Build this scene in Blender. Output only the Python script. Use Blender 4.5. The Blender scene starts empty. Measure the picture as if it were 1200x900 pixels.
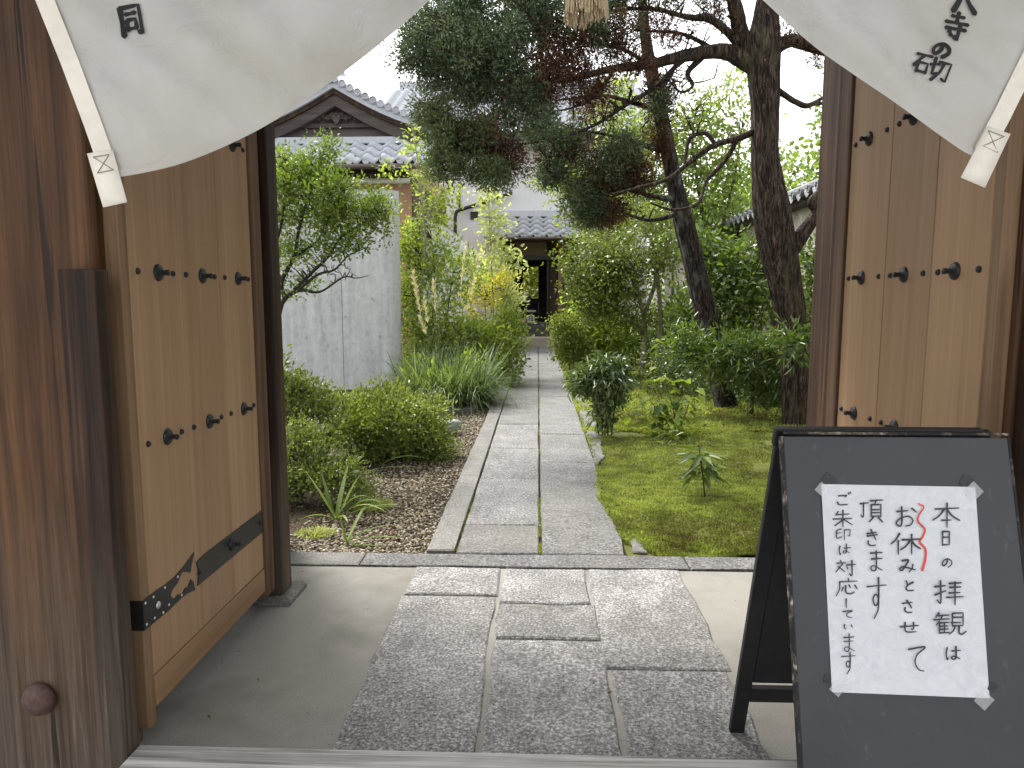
import bpy, math, random
import numpy as np
from mathutils import Vector, Matrix

random.seed(7)
rng = np.random.default_rng(7)
S = bpy.context.scene
COL = S.collection
PI = math.pi

# ------------------------------------------------------------------ camera
CAM_H, FPX = 1.5, 832.0
YAW, PITCH = math.radians(2.06), math.atan(98 / 832)
cd = bpy.data.cameras.new('camera')
cd.sensor_width = 36.0
cd.lens = FPX / 1200 * 36
cd.clip_start, cd.clip_end = 0.05, 2000
cam = bpy.data.objects.new('camera', cd)
cam.location = (0, 0, CAM_H)
cam.rotation_euler = (PI / 2 - PITCH, 0, YAW)
COL.objects.link(cam)
S.camera = cam

# ------------------------------------------------------------------ sky, sun, exposure
SUN_EL, SUN_AZ = math.radians(58), math.radians(-38)     # azimuth from +Y towards +X
w = bpy.data.worlds.new('World')
S.world = w
w.use_nodes = True
wn = w.node_tree
bg = wn.nodes['Background']
sky = wn.nodes.new('ShaderNodeTexSky')
sky.sky_type = 'NISHITA'
sky.sun_disc = False
sky.sun_elevation = SUN_EL
sky.sun_rotation = SUN_AZ
sky.dust_density = 4.0
hsv = wn.nodes.new('ShaderNodeHueSaturation')
hsv.inputs['Saturation'].default_value = 0.12             # a white overcast
wn.links.new(sky.outputs[0], hsv.inputs['Color'])
wn.links.new(hsv.outputs[0], bg.inputs['Color'])
bg.inputs['Strength'].default_value = 0.15
sd = bpy.data.lights.new('sun', 'SUN')
sd.energy = 1.5
sd.angle = math.radians(14)
sd.color = (1.0, 0.96, 0.9)
sun = bpy.data.objects.new('sun', sd)
sdir = Vector((math.sin(SUN_AZ) * math.cos(SUN_EL), math.cos(SUN_AZ) * math.cos(SUN_EL), math.sin(SUN_EL)))
sun.rotation_euler = sdir.to_track_quat('Z', 'Y').to_euler()
sun.location = (0, 0, 30)
COL.objects.link(sun)
S.view_settings.view_transform = 'Standard'
S.view_settings.look = 'None'
S.view_settings.exposure = 1.8
S.view_settings.gamma = 1.0
S.cycles.max_bounces = 8
S.cycles.transparent_max_bounces = 8
S.cycles.use_denoising = True

# ------------------------------------------------------------------ measuring helpers (where a thing stands, from the survey of the view)
_F = np.array([-math.sin(YAW) * math.cos(PITCH), math.cos(YAW) * math.cos(PITCH), -math.sin(PITCH)])
_R = np.array([math.cos(YAW), math.sin(YAW), 0.0])
_U = np.cross(_R, _F)
_C = np.array([0, 0, CAM_H])
def ray(x, y): return _F + _R * (x - 600) / FPX - _U * (y - 450) / FPX
def G(x, y, z=0.0):
    v = ray(x, y); return _C + v * (z - CAM_H) / v[2]
def P(x, y, Y):
    v = ray(x, y); return _C + v * Y / v[1]

# ------------------------------------------------------------------ object helpers
def tag(o, label=None, cat=None, group=None, kind=None):
    if label: o['label'] = label
    if cat: o['category'] = cat
    if group: o['group'] = group
    if kind: o['kind'] = kind
    return o
def empty(name, loc=(0, 0, 0), label=None, cat=None, group=None, kind=None):
    o = bpy.data.objects.new(name, None)
    o.location = loc
    o.empty_display_size = 0.1
    COL.objects.link(o)
    return tag(o, label, cat, group, kind)
def worldloc(o):
    v = Vector(o.location)
    while o.parent:
        o = o.parent; v = v + Vector(o.location)
    return v
def link(name, me, mat=None, parent=None, loc=None, rot=None):
    o = bpy.data.objects.new(name, me)
    if mat and not me.materials: me.materials.append(mat)
    if loc is not None: o.location = loc
    if rot is not None: o.rotation_euler = rot
    COL.objects.link(o)
    setparent(o, parent)
    return o
def rootoff(p):
    # offset of the parent: only Empties carry one here; other parts are built in place
    v = Vector((0, 0, 0)); q = p
    while q:
        v += Vector(q['_off']) if '_off' in q else Vector((0, 0, 0)); q = q.parent
    return v
def setparent(o, p):
    if not p: return
    o.parent = p
    o.matrix_parent_inverse = wm(p).inverted()
def wm(o):
    m = Matrix.LocRotScale(o.location, o.rotation_euler, o.scale)
    if o.parent: m = wm(o.parent) @ o.matrix_parent_inverse @ m
    return m
def bevel(o, wd=0.005, seg=2):
    b = o.modifiers.new('bevel', 'BEVEL'); b.width = wd; b.segments = seg; b.limit_method = 'ANGLE'
    return o
def smooth(o, on=True):
    o.data.polygons.foreach_set('use_smooth', [on] * len(o.data.polygons)); return o

class MB:
    def __init__(s): s.v = []; s.f = []
    def add(s, vs, fs):
        n = len(s.v); s.v += [tuple(map(float, p)) for p in vs]; s.f += [tuple(i + n for i in f) for f in fs]; return s
    def box(s, x0, x1, y0, y1, z0, z1):
        return s.add([(x0,y0,z0),(x1,y0,z0),(x1,y1,z0),(x0,y1,z0),(x0,y0,z1),(x1,y0,z1),(x1,y1,z1),(x0,y1,z1)],
                     [(3,2,1,0),(4,5,6,7),(0,1,5,4),(1,2,6,5),(2,3,7,6),(3,0,4,7)])
    def prism(s, poly, axis, a, b):
        # poly: 2-D points in the other two axes
        n = len(poly)
        def mk(p, t):
            return {'x': (t, p[0], p[1]), 'y': (p[0], t, p[1]), 'z': (p[0], p[1], t)}[axis]
        vs = [mk(p, a) for p in poly] + [mk(p, b) for p in poly]
        fs = [tuple(range(n))[::-1], tuple(range(n, 2 * n))] + [(i, (i + 1) % n, n + (i + 1) % n, n + i) for i in range(n)]
        return s.add(vs, fs)
    def bar(s, a, b, wd, ht, up=(0, 0, 1)):
        a, b = Vector(a), Vector(b); d = (b - a).normalized(); up = Vector(up)
        r = d.cross(up).normalized(); u = r.cross(d)
        vs = []
        for p in (a, b):
            for i, j in ((-1,-1),(1,-1),(1,1),(-1,1)): vs.append(p + r * i * wd / 2 + u * j * ht / 2)
        return s.add(vs, [(3,2,1,0),(4,5,6,7),(0,1,5,4),(1,2,6,5),(2,3,7,6),(3,0,4,7)])
    def tube(s, pts, rad, sides=8, jit=0.0, cap=True):
        pts = [Vector(p) for p in pts]; n = len(pts)
        if not hasattr(rad, '__len__'): rad = [rad] * n
        t0 = (pts[1] - pts[0]).normalized()
        r = t0.cross(Vector((0.31, 0.2, 0.93)))
        if r.length < 1e-3: r = t0.cross(Vector((1, 0, 0)))
        r.normalize(); vs = []; fs = []
        for i, p in enumerate(pts):
            t = (pts[min(i + 1, n - 1)] - pts[max(i - 1, 0)]).normalized()
            r = (r - t * r.dot(t)).normalized(); u = t.cross(r)
            for k in range(sides):
                a = 2 * PI * k / sides; q = rad[i] * (1 + (random.uniform(-jit, jit) if jit else 0))
                vs.append(p + (r * math.cos(a) + u * math.sin(a)) * q)
        for i in range(n - 1):
            for k in range(sides):
                k2 = (k + 1) % sides
                fs.append((i*sides+k, i*sides+k2, (i+1)*sides+k2, (i+1)*sides+k))
        if cap: fs += [tuple(range(sides))[::-1], tuple((n-1)*sides + k for k in range(sides))]
        return s.add(vs, fs)
    def lathe(s, prof, c, axis=(0, 0, 1), sides=16):
        # prof: (radius, height) along axis from c
        ax = Vector(axis).normalized(); r = ax.orthogonal().normalized(); u = ax.cross(r); c = Vector(c)
        vs = []; fs = []; m = len(prof)
        for (rr, h) in prof:
            for k in range(sides):
                a = 2 * PI * k / sides; vs.append(c + ax * h + (r * math.cos(a) + u * math.sin(a)) * rr)
        for i in range(m - 1):
            for k in range(sides):
                k2 = (k + 1) % sides; fs.append((i*sides+k, i*sides+k2, (i+1)*sides+k2, (i+1)*sides+k))
        fs += [tuple(range(sides))[::-1], tuple((m-1)*sides + k for k in range(sides))]
        return s.add(vs, fs)
    def mesh(s, name):
        me = bpy.data.meshes.new(name); me.from_pydata(s.v, [], s.f); me.update(); return me
    def build(s, name, mat, parent=None, sm=False, **kw):
        me = s.mesh(name)
        import bmesh
        bm = bmesh.new(); bm.from_mesh(me); bmesh.ops.recalc_face_normals(bm, faces=bm.faces); bm.to_mesh(me); bm.free()
        o = link(name, me, mat, parent, **kw)
        if sm: smooth(o)
        return o

def crom(pts, n=6):
    pts = [np.array(p, float) for p in pts]
    if len(pts) < 3:
        return [pts[0] + (pts[1] - pts[0]) * t for t in np.linspace(0, 1, n + 1)]
    q = [2 * pts[0] - pts[1]] + pts + [2 * pts[-1] - pts[-2]]; out = []
    for i in range(1, len(q) - 2):
        a, b, c, d = q[i-1:i+3]
        for k in range(n):
            t = k / n
            out.append(0.5 * ((2*b) + (-a + c)*t + (2*a - 5*b + 4*c - d)*t*t + (-a + 3*b - 3*c + d)*t**3))
    out.append(pts[-1]); return out

# ------------------------------------------------------------------ material helpers
class NT:
    def __init__(s, name):
        s.m = bpy.data.materials.new(name); s.m.use_nodes = True; s.t = s.m.node_tree
        s.b = s.t.nodes['Principled BSDF']; s.out = s.t.nodes['Material Output']
    def n(s, typ, ins=None, **props):
        nd = s.t.nodes.new('ShaderNode' + typ)
        for k, v in props.items(): setattr(nd, k, v)
        for k, v in (ins or {}).items():
            if isinstance(v, bpy.types.NodeSocket): s.t.links.new(v, nd.inputs[k])
            else: nd.inputs[k].default_value = v
        return nd
    def set(s, **kw):
        for k, v in kw.items():
            k = k.replace('_', ' ')
            if isinstance(v, bpy.types.NodeSocket): s.t.links.new(v, s.b.inputs[k])
            else: s.b.inputs[k].default_value = v
    def ramp(s, fac, stops):
        r = s.n('ValToRGB', {'Fac': fac}); e = r.color_ramp.elements
        while len(e) < len(stops): e.new(0.5)
        for i, (p, c) in enumerate(stops): e[i].position = p; e[i].color = (*c, 1)
        return r.outputs['Color']
    def coords(s, scale=(1, 1, 1), rand=True, kind='Object'):
        tc = s.n('TexCoord'); v = tc.outputs[kind]
        if rand:
            oi = s.n('ObjectInfo')
            mu = s.n('Math', {0: oi.outputs['Random'], 1: 37.0}, operation='MULTIPLY')
            ad = s.n('VectorMath', {0: v, 1: mu.outputs[0]}, operation='ADD'); v = ad.outputs[0]
        return s.n('Mapping', {'Vector': v, 'Scale': scale}).outputs[0]
    def noise(s, vec, scale, detail=6, rough=0.6, dist=0.0):
        return s.n('TexNoise', {'Vector': vec, 'Scale': scale, 'Detail': detail, 'Roughness': rough, 'Distortion': dist}).outputs['Fac']
    def mix(s, fac, a, b, blend='MIX'):
        nd = s.n('Mix', data_type='RGBA', blend_type=blend)
        for idx, v in ((0, fac), (6, a), (7, b)):
            if isinstance(v, bpy.types.NodeSocket): s.t.links.new(v, nd.inputs[idx])
            else: nd.inputs[idx].default_value = v if idx == 0 else (*v, 1)
        return nd.outputs[2]
    def bump(s, h, strength=0.5, dist=0.01):
        s.set(Normal=s.n('Bump', {'Height': h, 'Strength': strength, 'Distance': dist}).outputs[0])

def wood(name, stops, axis='z', fine=60, rough=0.6, bump=0.3, cracks=0.0, weather=None, tone=0.05):
    t = NT(name); lo = 0.03
    sc = {'x': (lo, 1, 1), 'y': (1, lo, 1), 'z': (1, 1, lo)}[axis]
    v = t.coords(sc)
    g1 = t.noise(v, fine * 0.35, 5, 0.6, 1.2)
    g2 = t.noise(v, fine * 2.2, 4, 0.7, 0.3)
    blot = t.noise(t.coords((1, 1, 1)), 2.2, 3, 0.5)
    f = t.n('Math', {0: g1, 1: 0.62}, operation='MULTIPLY')
    f = t.n('Math', {0: g2, 1: 0.28, 2: f.outputs[0]}, operation='MULTIPLY_ADD')
    f = t.n('Math', {0: blot, 1: 0.14, 2: f.outputs[0]}, operation='MULTIPLY_ADD')
    c = t.ramp(f.outputs[0], stops)
    h = g2
    if weather:   # pale bleached wood near the ground: a real change of the wood's colour
        tc = t.n('TexCoord'); sep = t.n('SeparateXYZ', {0: tc.outputs['Object']})
        nz = t.n('Math', {0: g1, 1: 0.9, 2: -0.45}, operation='MULTIPLY_ADD')
        zz = t.n('Math', {0: sep.outputs['Z'], 1: nz.outputs[0]}, operation='ADD')
        mr = t.n('MapRange', {'Value': zz.outputs[0], 'From Min': weather[1], 'From Max': weather[2], 'To Min': weather[3], 'To Max': 0.0})
        g3 = t.noise(v, fine * 1.4, 5, 0.75, 0.6)
        c = t.mix(mr.outputs[0], c, t.ramp(g3, [(0.30, (0.035, 0.027, 0.02)), (0.45, (0.085, 0.065, 0.049)), (0.56, (0.13, 0.102, 0.078)), (0.70, (0.25, 0.205, 0.16))]))
    if cracks:
        cr = t.noise(v, fine * 0.9, 2, 0.5, 0.5)
        k = t.n('MapRange', {'Value': cr, 'From Min': 0.30, 'From Max': 0.36, 'To Min': cracks, 'To Max': 0.0})
        c = t.mix(k.outputs[0], c, (0.012, 0.008, 0.006))
        h = t.n('Math', {0: g2, 1: k.outputs[0]}, operation='SUBTRACT').outputs[0]
    oi = t.n('ObjectInfo'); tv = t.n('MapRange', {'Value': oi.outputs['Random'], 'To Min': 1 - tone, 'To Max': 1 + tone}).outputs[0]
    c = t.n('VectorMath', {0: c, 'Scale': tv}, operation='SCALE').outputs[0]
    t.set(Base_Color=c, Roughness=rough)
    t.b.inputs['Specular IOR Level'].default_value = 0.2
    t.bump(h, bump, 0.004)
    return t.m

def speck(name, stops, scale, rough=0.85, bump=0.6, bd=0.004, stain=None, detail=5, moss=None):
    t = NT(name); v = t.coords()
    a = t.noise(v, scale, detail, 0.75); b = t.noise(v, scale * 0.06, 4, 0.6); cc = t.noise(v, scale * 0.012, 4, 0.6)
    f = t.n('Math', {0: b, 1: 0.16, 2: t.n('Math', {0: a, 1: 0.84}, operation='MULTIPLY').outputs[0]}, operation='MULTIPLY_ADD').outputs[0]
    c = t.ramp(f, stops)
    if stain:
        k = t.n('MapRange', {'Value': cc, 'From Min': 0.48, 'From Max': 0.72, 'To Min': 0.0, 'To Max': stain[1]}).outputs[0]
        c = t.mix(k, c, stain[0])
    if moss:
        k = t.n('MapRange', {'Value': b, 'From Min': 0.56, 'From Max': 0.7, 'To Min': 0.0, 'To Max': moss[1]}).outputs[0]
        c = t.mix(k, c, moss[0])
    oi = t.n('ObjectInfo'); tv = t.n('MapRange', {'Value': oi.outputs['Random'], 'To Min': 0.86, 'To Max': 1.1}).outputs[0]
    c = t.n('VectorMath', {0: c, 'Scale': tv}, operation='SCALE').outputs[0]
    t.set(Base_Color=c, Roughness=rough)
    t.b.inputs['Specular IOR Level'].default_value = 0.25
    h = t.n('Math', {0: b, 1: 1.2, 2: a}, operation='MULTIPLY_ADD').outputs[0]
    t.bump(h, bump, bd)
    return t.m

def plain(name, col, rough=0.6, metal=0.0, var=0.15, scale=20, bump=0.1, bd=0.002):
    t = NT(name); v = t.coords(); nz = t.noise(v, scale, 6, 0.65)
    lo = tuple(c * (1 - var) for c in col); hi = tuple(min(1, c * (1 + var)) for c in col)
    t.set(Base_Color=t.ramp(nz, [(0.3, lo), (0.7, hi)]), Roughness=rough, Metallic=metal)
    t.bump(nz, bump, bd)
    return t.m

def leafmat(name, cols, trans=0.35, rough=0.45, spec=0.4):
    t = NT(name)
    at = t.n('Attribute', attribute_name='var')
    k = len(cols)
    c = t.ramp(at.outputs['Fac'], [(i / max(1, k - 1), col) for i, col in enumerate(cols)])
    t.set(Base_Color=c, Roughness=rough)
    t.b.inputs['Specular IOR Level'].default_value = spec
    tc = t.mix(1.0, c, (1.5, 1.5, 0.7), 'MULTIPLY')
    tr = t.n('BsdfTranslucent', {'Color': tc})
    mx = t.n('MixShader', {0: trans, 1: t.b.outputs[0], 2: tr.outputs[0]})
    t.t.links.new(mx.outputs[0], t.out.inputs['Surface'])
    return t.m

# ------------------------------------------------------------------ foliage helpers (numpy)
def unit(a): return a / np.maximum(np.linalg.norm(a, axis=-1, keepdims=True), 1e-9)
def np_mesh(name, V, F, var=None):
    V = np.asarray(V, np.float32); F = np.asarray(F, np.int32); k = F.shape[1]
    me = bpy.data.meshes.new(name)
    me.vertices.add(len(V)); me.vertices.foreach_set('co', V.ravel())
    me.loops.add(F.size); me.loops.foreach_set('vertex_index', F.ravel())
    me.polygons.add(len(F)); me.polygons.foreach_set('loop_start', np.arange(0, F.size, k, dtype=np.int32))
    if var is not None:
        a = me.attributes.new('var', 'FLOAT', 'FACE'); a.data.foreach_set('value', np.asarray(var, np.float32))
    me.update(calc_edges=True); me.validate()
    return me
def leaf_mesh(name, pos, d, nrm, L, W, var, shape='oval', fold=0.25, bend=0.2):
    n = len(pos); d = unit(d); s = unit(np.cross(nrm, d)); nn = np.cross(d, s)
    L = np.broadcast_to(np.asarray(L, float), (n,))[:, None]; W = np.broadcast_to(np.asarray(W, float), (n,))[:, None]
    if shape == 'diamond':
        tpl = [(0, 0), (0.45, 0.5), (1, 0), (0.45, -0.5)]; fc = [(0, 3, 2), (0, 2, 1)]
    else:
        tpl = [(0, 0), (0.3, 0.46), (0.68, 0.36), (1, 0), (0.68, -0.36), (0.3, -0.46)]; fc = [(0, 5, 4, 3), (0, 3, 2, 1)]
    m = len(tpl); V = np.empty((n, m, 3))
    for i, (t, u) in enumerate(tpl):
        V[:, i] = pos + d * L * t + s * W * u + nn * (abs(u) * fold * W - bend * t * t * L)
    F = (np.arange(n)[:, None, None] * m + np.array(fc)[None]).reshape(-1, len(fc[0]))
    return np_mesh(name, V.reshape(-1, 3), F, np.repeat(var, len(fc)))
def blade_mesh(name, pos, d, L, W, curve, var, seg=5):
    # arching strap blades
    n = len(pos); d = unit(d); s = np.cross(d, np.array([0, 0, 1.0])[None]); s = unit(s + 1e-6)
    V = np.empty((n, (seg + 1) * 2, 3)); L = np.asarray(L)[:, None]; W = np.asarray(W)[:, None]; cu = np.asarray(curve)[:, None]
    for i in range(seg + 1):
        t = i / seg; ww = W * 0.5 * (min(1, 0.55 + t * 1.6) * (1 - t ** 2.2) + 0.02)
        p = pos + d * L * t - np.array([0, 0, 1.0]) * cu * L * t * t
        V[:, 2*i] = p - s * ww; V[:, 2*i+1] = p + s * ww
    m = (seg + 1) * 2
    fc = np.array([(2*i, 2*i+1, 2*i+3, 2*i+2) for i in range(seg)])
    F = (np.arange(n)[:, None, None] * m + fc[None]).reshape(-1, 4)
    return np_mesh(name, V.reshape(-1, 3), F, np.repeat(var, seg))
def blob(px, py, Y, rx, ry, n, depth=0.8):
    c = P(px, py, Y); k = Y / FPX
    return (c, np.array([rx * k, rx * k * depth, ry * k]), n)
CL = 1.2
def clumps(blobs, inner=0.45):
    cs, out = [], []
    for c, R, n in blobs:
        n = int(n * CL + .5)
        d = unit(rng.normal(size=(n, 3))); r = rng.uniform(inner ** 2, 1.0, size=(n, 1)) ** 0.5
        r *= np.where(rng.uniform(size=(n, 1)) < .2, rng.uniform(1.0, 1.38, size=(n, 1)), rng.uniform(0.78, 1.08, size=(n, 1)))
        cs.append(c + d * r * R); out.append(unit(d / R))
    return np.concatenate(cs), np.concatenate(out)
def leaf_cloud(cs, out, per, cr, L, W, name, mat, parent, shape='diamond', up=0.5, outw=0.7, rnd=0.7, bend=0.15, fold=0.25, flat=0.4, kind='stuff', vspread=0.6, vbase=0.0, squash=0.8):
    n = len(cs)
    pos = np.repeat(cs, per, 0) + rng.normal(size=(n * per, 3)) * np.array([cr, cr, cr * squash])
    o = np.repeat(out, per, 0)
    loc = pos - np.repeat(cs, per, 0)
    d = o * outw + rng.normal(size=pos.shape) * rnd + unit(loc) * 0.5 + np.array([0, 0, up])
    nr = rng.normal(size=pos.shape) * (1 - flat) + np.array([0, 0, 1.0]) * flat + o * 0.7
    var = np.clip(np.repeat(rng.uniform(0, vspread, n), per) + rng.uniform(0, 1 - vspread, n * per) + vbase, 0, 1)
    l = 1.15 * L * rng.uniform(0.45, 1.45, n * per); w_ = 1.35 * W * rng.uniform(0.75, 1.2, n * per)
    me = leaf_mesh(name, pos, d, nr, l, w_, var, shape, fold, bend)
    o_ = link(name, me, mat, parent)
    if kind: o_['kind'] = kind
    return o_
def twigs(mb, skel, targets, r0=0.012, sag=0.1, sides=4, jit=0.12):
    sk = np.array(skel, float)
    for t in targets:
        dd = np.linalg.norm(sk - t, axis=1) + np.maximum(0, sk[:, 2] - t[2]) * 0.8
        i = int(np.argmin(dd)); a = sk[i]; ln = np.linalg.norm(t - a)
        if ln < 0.03: continue
        m1 = a + (t - a) * 0.35 + rng.normal(size=3) * ln * jit + np.array([0, 0, ln * sag])
        m2 = a + (t - a) * 0.7 + rng.normal(size=3) * ln * jit + np.array([0, 0, ln * sag * 0.5])
        pts = crom([a, m1, m2, t], 2)
        mb.tube(pts, list(np.linspace(r0, r0 * 0.3, len(pts))), sides, cap=False)
def pxline(pts, n=5):
    # (px, py, Y, r) -> smoothed world polyline and radii
    w_ = [np.append(P(a, b, c), r) for a, b, c, r in pts]
    q = crom(w_, n); return [p[:3] for p in q], [max(0.002, p[3]) for p in q]
def fbm(x, y, s=1.0, seed=0):
    r = np.random.default_rng(seed); z = np.zeros_like(np.asarray(x, float)); a = 1.0
    for o in range(5):
        for _ in range(3):
            th = r.uniform(0, 2 * PI); ph = r.uniform(0, 2 * PI); f = s * (1.9 ** o) * r.uniform(0.7, 1.3)
            z = z + a / 3 * np.sin((x * math.cos(th) + y * math.sin(th)) * f + ph)
        a *= 0.55
    return z

# ------------------------------------------------------------------ materials
m_pillar = wood('pillar_wood', [(0.33, (0.022, 0.010, 0.005)), (0.45, (0.05, 0.0235, 0.0105)), (0.54, (0.08, 0.038, 0.017)), (0.63, (0.13, 0.064, 0.028)), (0.74, (0.23, 0.12, 0.052))], 'z', 34, 0.5, 0.6, 0.8, (None, 0.0, 0.95, 0.85))
m_darkwood = wood('dark_wood', [(0.36, (0.009, 0.005, 0.004)), (0.47, (0.023, 0.012, 0.008)), (0.56, (0.045, 0.024, 0.0145)), (0.68, (0.115, 0.062, 0.035))], 'z', 34, 0.55, 0.5, 0.6, (None, -0.2, 0.8, 0.8))
m_door = wood('door_wood', [(0.3, (0.205, 0.122, 0.064)), (0.46, (0.275, 0.172, 0.095)), (0.56, (0.305, 0.195, 0.111)), (0.72, (0.38, 0.255, 0.152))], 'z', 30, 0.5, 0.15, tone=0.14)
m_stile = wood('stile_wood', [(0.36, (0.10, 0.06, 0.032)), (0.5, (0.17, 0.105, 0.056)), (0.64, (0.25, 0.16, 0.09))], 'z', 36, 0.5, 0.2, 0.3)
m_cstile = wood('closing_stile_wood', [(0.36, (0.04, 0.022, 0.014)), (0.5, (0.10, 0.058, 0.034)), (0.64, (0.18, 0.11, 0.066))], 'z', 34, 0.6, 0.3, 0.4)
m_rail = wood('rail_wood', [(0.3, (0.18, 0.105, 0.052)), (0.5, (0.25, 0.152, 0.078)), (0.7, (0.32, 0.205, 0.11))], 'y', 42, 0.5, 0.12)
m_sill = wood('sill_wood', [(0.38, (0.14, 0.135, 0.128)), (0.5, (0.36, 0.35, 0.33)), (0.62, (0.56, 0.545, 0.52))], 'x', 40, 0.85, 0.7, 0.6)
m_iron = plain('black_iron', (0.022, 0.023, 0.025), 0.45, 0.5, 0.3, 60, 0.2)
m_steel = plain('bright_nail', (0.6, 0.6, 0.6), 0.35, 0.8)
m_rust = plain('rusty_iron', (0.10, 0.055, 0.045), 0.65, 0.3, 0.4, 70, 0.6, 0.003)
m_conc = speck('floor_concrete', [(0.3, (0.19, 0.182, 0.158)), (0.5, (0.265, 0.254, 0.225)), (0.7, (0.34, 0.328, 0.295))], 150, 0.85, 0.2, 0.002, ((0.14, 0.137, 0.112), 0.9))
GR = [(0.37, (0.06, 0.058, 0.055)), (0.45, (0.165, 0.161, 0.155)), (0.53, (0.29, 0.285, 0.276)), (0.62, (0.60, 0.595, 0.58))]
m_stone = speck('chiselled_granite', GR, 88, 0.8, 1.0, 0.01, ((0.10, 0.095, 0.088), 0.45), 6)
m_stone2 = speck('path_granite', [(0.36, (0.04, 0.039, 0.037)), (0.45, (0.10, 0.098, 0.095)), (0.54, (0.175, 0.171, 0.166)), (0.64, (0.35, 0.345, 0.335))], 60, 0.85, 1.0, 0.008, ((0.2, 0.19, 0.16), 0.4), 6)
m_kerb = speck('kerb_granite', [(0.36, (0.055, 0.053, 0.048)), (0.5, (0.125, 0.122, 0.112)), (0.64, (0.27, 0.263, 0.245))], 90, 0.85, 0.5, 0.004, ((0.2, 0.195, 0.17), 0.5), 5, ((0.16, 0.165, 0.11), 0.4))
m_basest = speck('post_base_stone', [(0.34, (0.06, 0.057, 0.05)), (0.5, (0.13, 0.127, 0.115)), (0.66, (0.26, 0.25, 0.235))], 90, 0.9, 0.5)
m_soil = speck('garden_soil', [(0.3, (0.018, 0.013, 0.009)), (0.5, (0.045, 0.034, 0.022)), (0.7, (0.10, 0.078, 0.05))], 60, 0.95, 0.9, 0.02, ((0.05, 0.06, 0.02), 0.5))
m_mossbase = speck('moss_bed', [(0.3, (0.05, 0.05, 0.014)), (0.5, (0.12, 0.135, 0.026)), (0.7, (0.19, 0.205, 0.04))], 70, 0.95, 1.0, 0.02, ((0.07, 0.055, 0.025), 0.6))
m_moss = leafmat('moss_tufts', [(0.10, 0.072, 0.036), (0.125, 0.14, 0.04), (0.22, 0.265, 0.065), (0.34, 0.39, 0.10), (0.47, 0.51, 0.16)], 0.3, 0.7, 0.1)
m_plaster = speck('white_plaster', [(0.3, (0.76, 0.77, 0.78)), (0.7, (0.83, 0.835, 0.84))], 8, 0.9, 0.05, 0.002)
m_tile = speck('grey_roof_tile', [(0.3, (0.36, 0.378, 0.415)), (0.5, (0.48, 0.50, 0.54)), (0.7, (0.58, 0.60, 0.64))], 14, 0.25, 0.1, 0.002, ((0.5, 0.51, 0.54), 0.4))  # sky glare is put into the colour, paler than real tile
m_hallwood = wood('hall_wood', [(0.3, (0.05, 0.03, 0.022)), (0.55, (0.11, 0.07, 0.05)), (0.75, (0.19, 0.125, 0.09))], 'z', 12, 0.6, 0.2)
m_gable = wood('gable_wood', [(0.3, (0.035, 0.028, 0.026)), (0.5, (0.072, 0.058, 0.053)), (0.75, (0.14, 0.118, 0.108))], 'x', 14, 0.7, 0.4)
m_black = plain('dark_lacquer', (0.012, 0.010, 0.009), 0.4, 0, 0.3)
m_bark1 = None

def bark(name, cols, lichen, sc=1.0):
    t = NT(name); v = t.coords((1, 1, 0.14), rand=False); v2 = t.coords((1, 1, 0.5), rand=False)
    a = t.noise(v, 34 * sc, 7, 0.75, 1.2); b = t.noise(v2, 5 * sc, 5, 0.65)
    c = t.ramp(a, [(0.40, cols[0]), (0.5, cols[1]), (0.62, cols[2])])
    k = t.n('MapRange', {'Value': b, 'From Min': 0.52, 'From Max': 0.66, 'To Min': 0.0, 'To Max': lichen[1]}).outputs[0]
    spk = t.noise(v2, 60, 3, 0.7)
    k2 = t.n('Math', {0: k, 1: spk}, operation='MULTIPLY').outputs[0]
    c = t.mix(k2, c, lichen[0])
    t.set(Base_Color=c, Roughness=0.9); t.b.inputs['Specular IOR Level'].default_value = 0.15
    t.bump(a, 1.0, 0.05)
    return t.m
m_bark = bark('fibrous_bark', ((0.010, 0.008, 0.006), (0.04, 0.028, 0.022), (0.17, 0.12, 0.095)), ((0.10, 0.11, 0.05), 1.0))
m_bark2 = bark('lichen_bark', ((0.010, 0.008, 0.007), (0.034, 0.026, 0.022), (0.13, 0.10, 0.085)), ((0.26, 0.29, 0.25), 1.2))
m_twig = plain('twig_bark', (0.075, 0.055, 0.042), 0.9, 0, 0.4, 40, 0.4)
m_twigdark = plain('dark_twig_bark', (0.03, 0.023, 0.019), 0.9, 0, 0.4, 40, 0.4)
m_twigpale = plain('pale_twig_bark', (0.24, 0.20, 0.155), 0.9, 0, 0.35, 30, 0.4)
m_twiggreen = plain('green_stem', (0.10, 0.13, 0.05), 0.7, 0, 0.3, 40, 0.2)

# ------------------------------------------------------------------ ground
def sheet(name, x0, x1, y0, y1, z, mat, step=None, hf=None, parent=None, kind='structure'):
    nx = max(1, int((x1 - x0) / step)) if step else 1; ny = max(1, int((y1 - y0) / step)) if step else 1
    X, Y = np.meshgrid(np.linspace(x0, x1, nx + 1), np.linspace(y0, y1, ny + 1)); Z = np.full_like(X, z)
    if hf is not None: Z = Z + hf(X, Y)
    V = np.stack([X.ravel(), Y.ravel(), Z.ravel()], 1)
    i = (np.arange(ny)[:, None] * (nx + 1) + np.arange(nx)[None]).ravel()
    F = np.stack([i, i + 1, i + nx + 2, i + nx + 1], 1)
    o = link(name, np_mesh(name, V, F), mat, parent); smooth(o)
    if kind: o['kind'] = kind
    return o
sheet('ground', -400, 400, -400, 400, -0.30, m_soil)
sheet('gate_floor', -2.6, 2.6, 2.152, 3.862, -0.008, m_conc)
m_street = speck('pale_bounce_street', [(0.3, (0.32, 0.315, 0.305)), (0.7, (0.44, 0.435, 0.425))], 60, 0.9, 0.3)  # unseen street, coloured pale to bounce light onto curtain and doors
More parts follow.
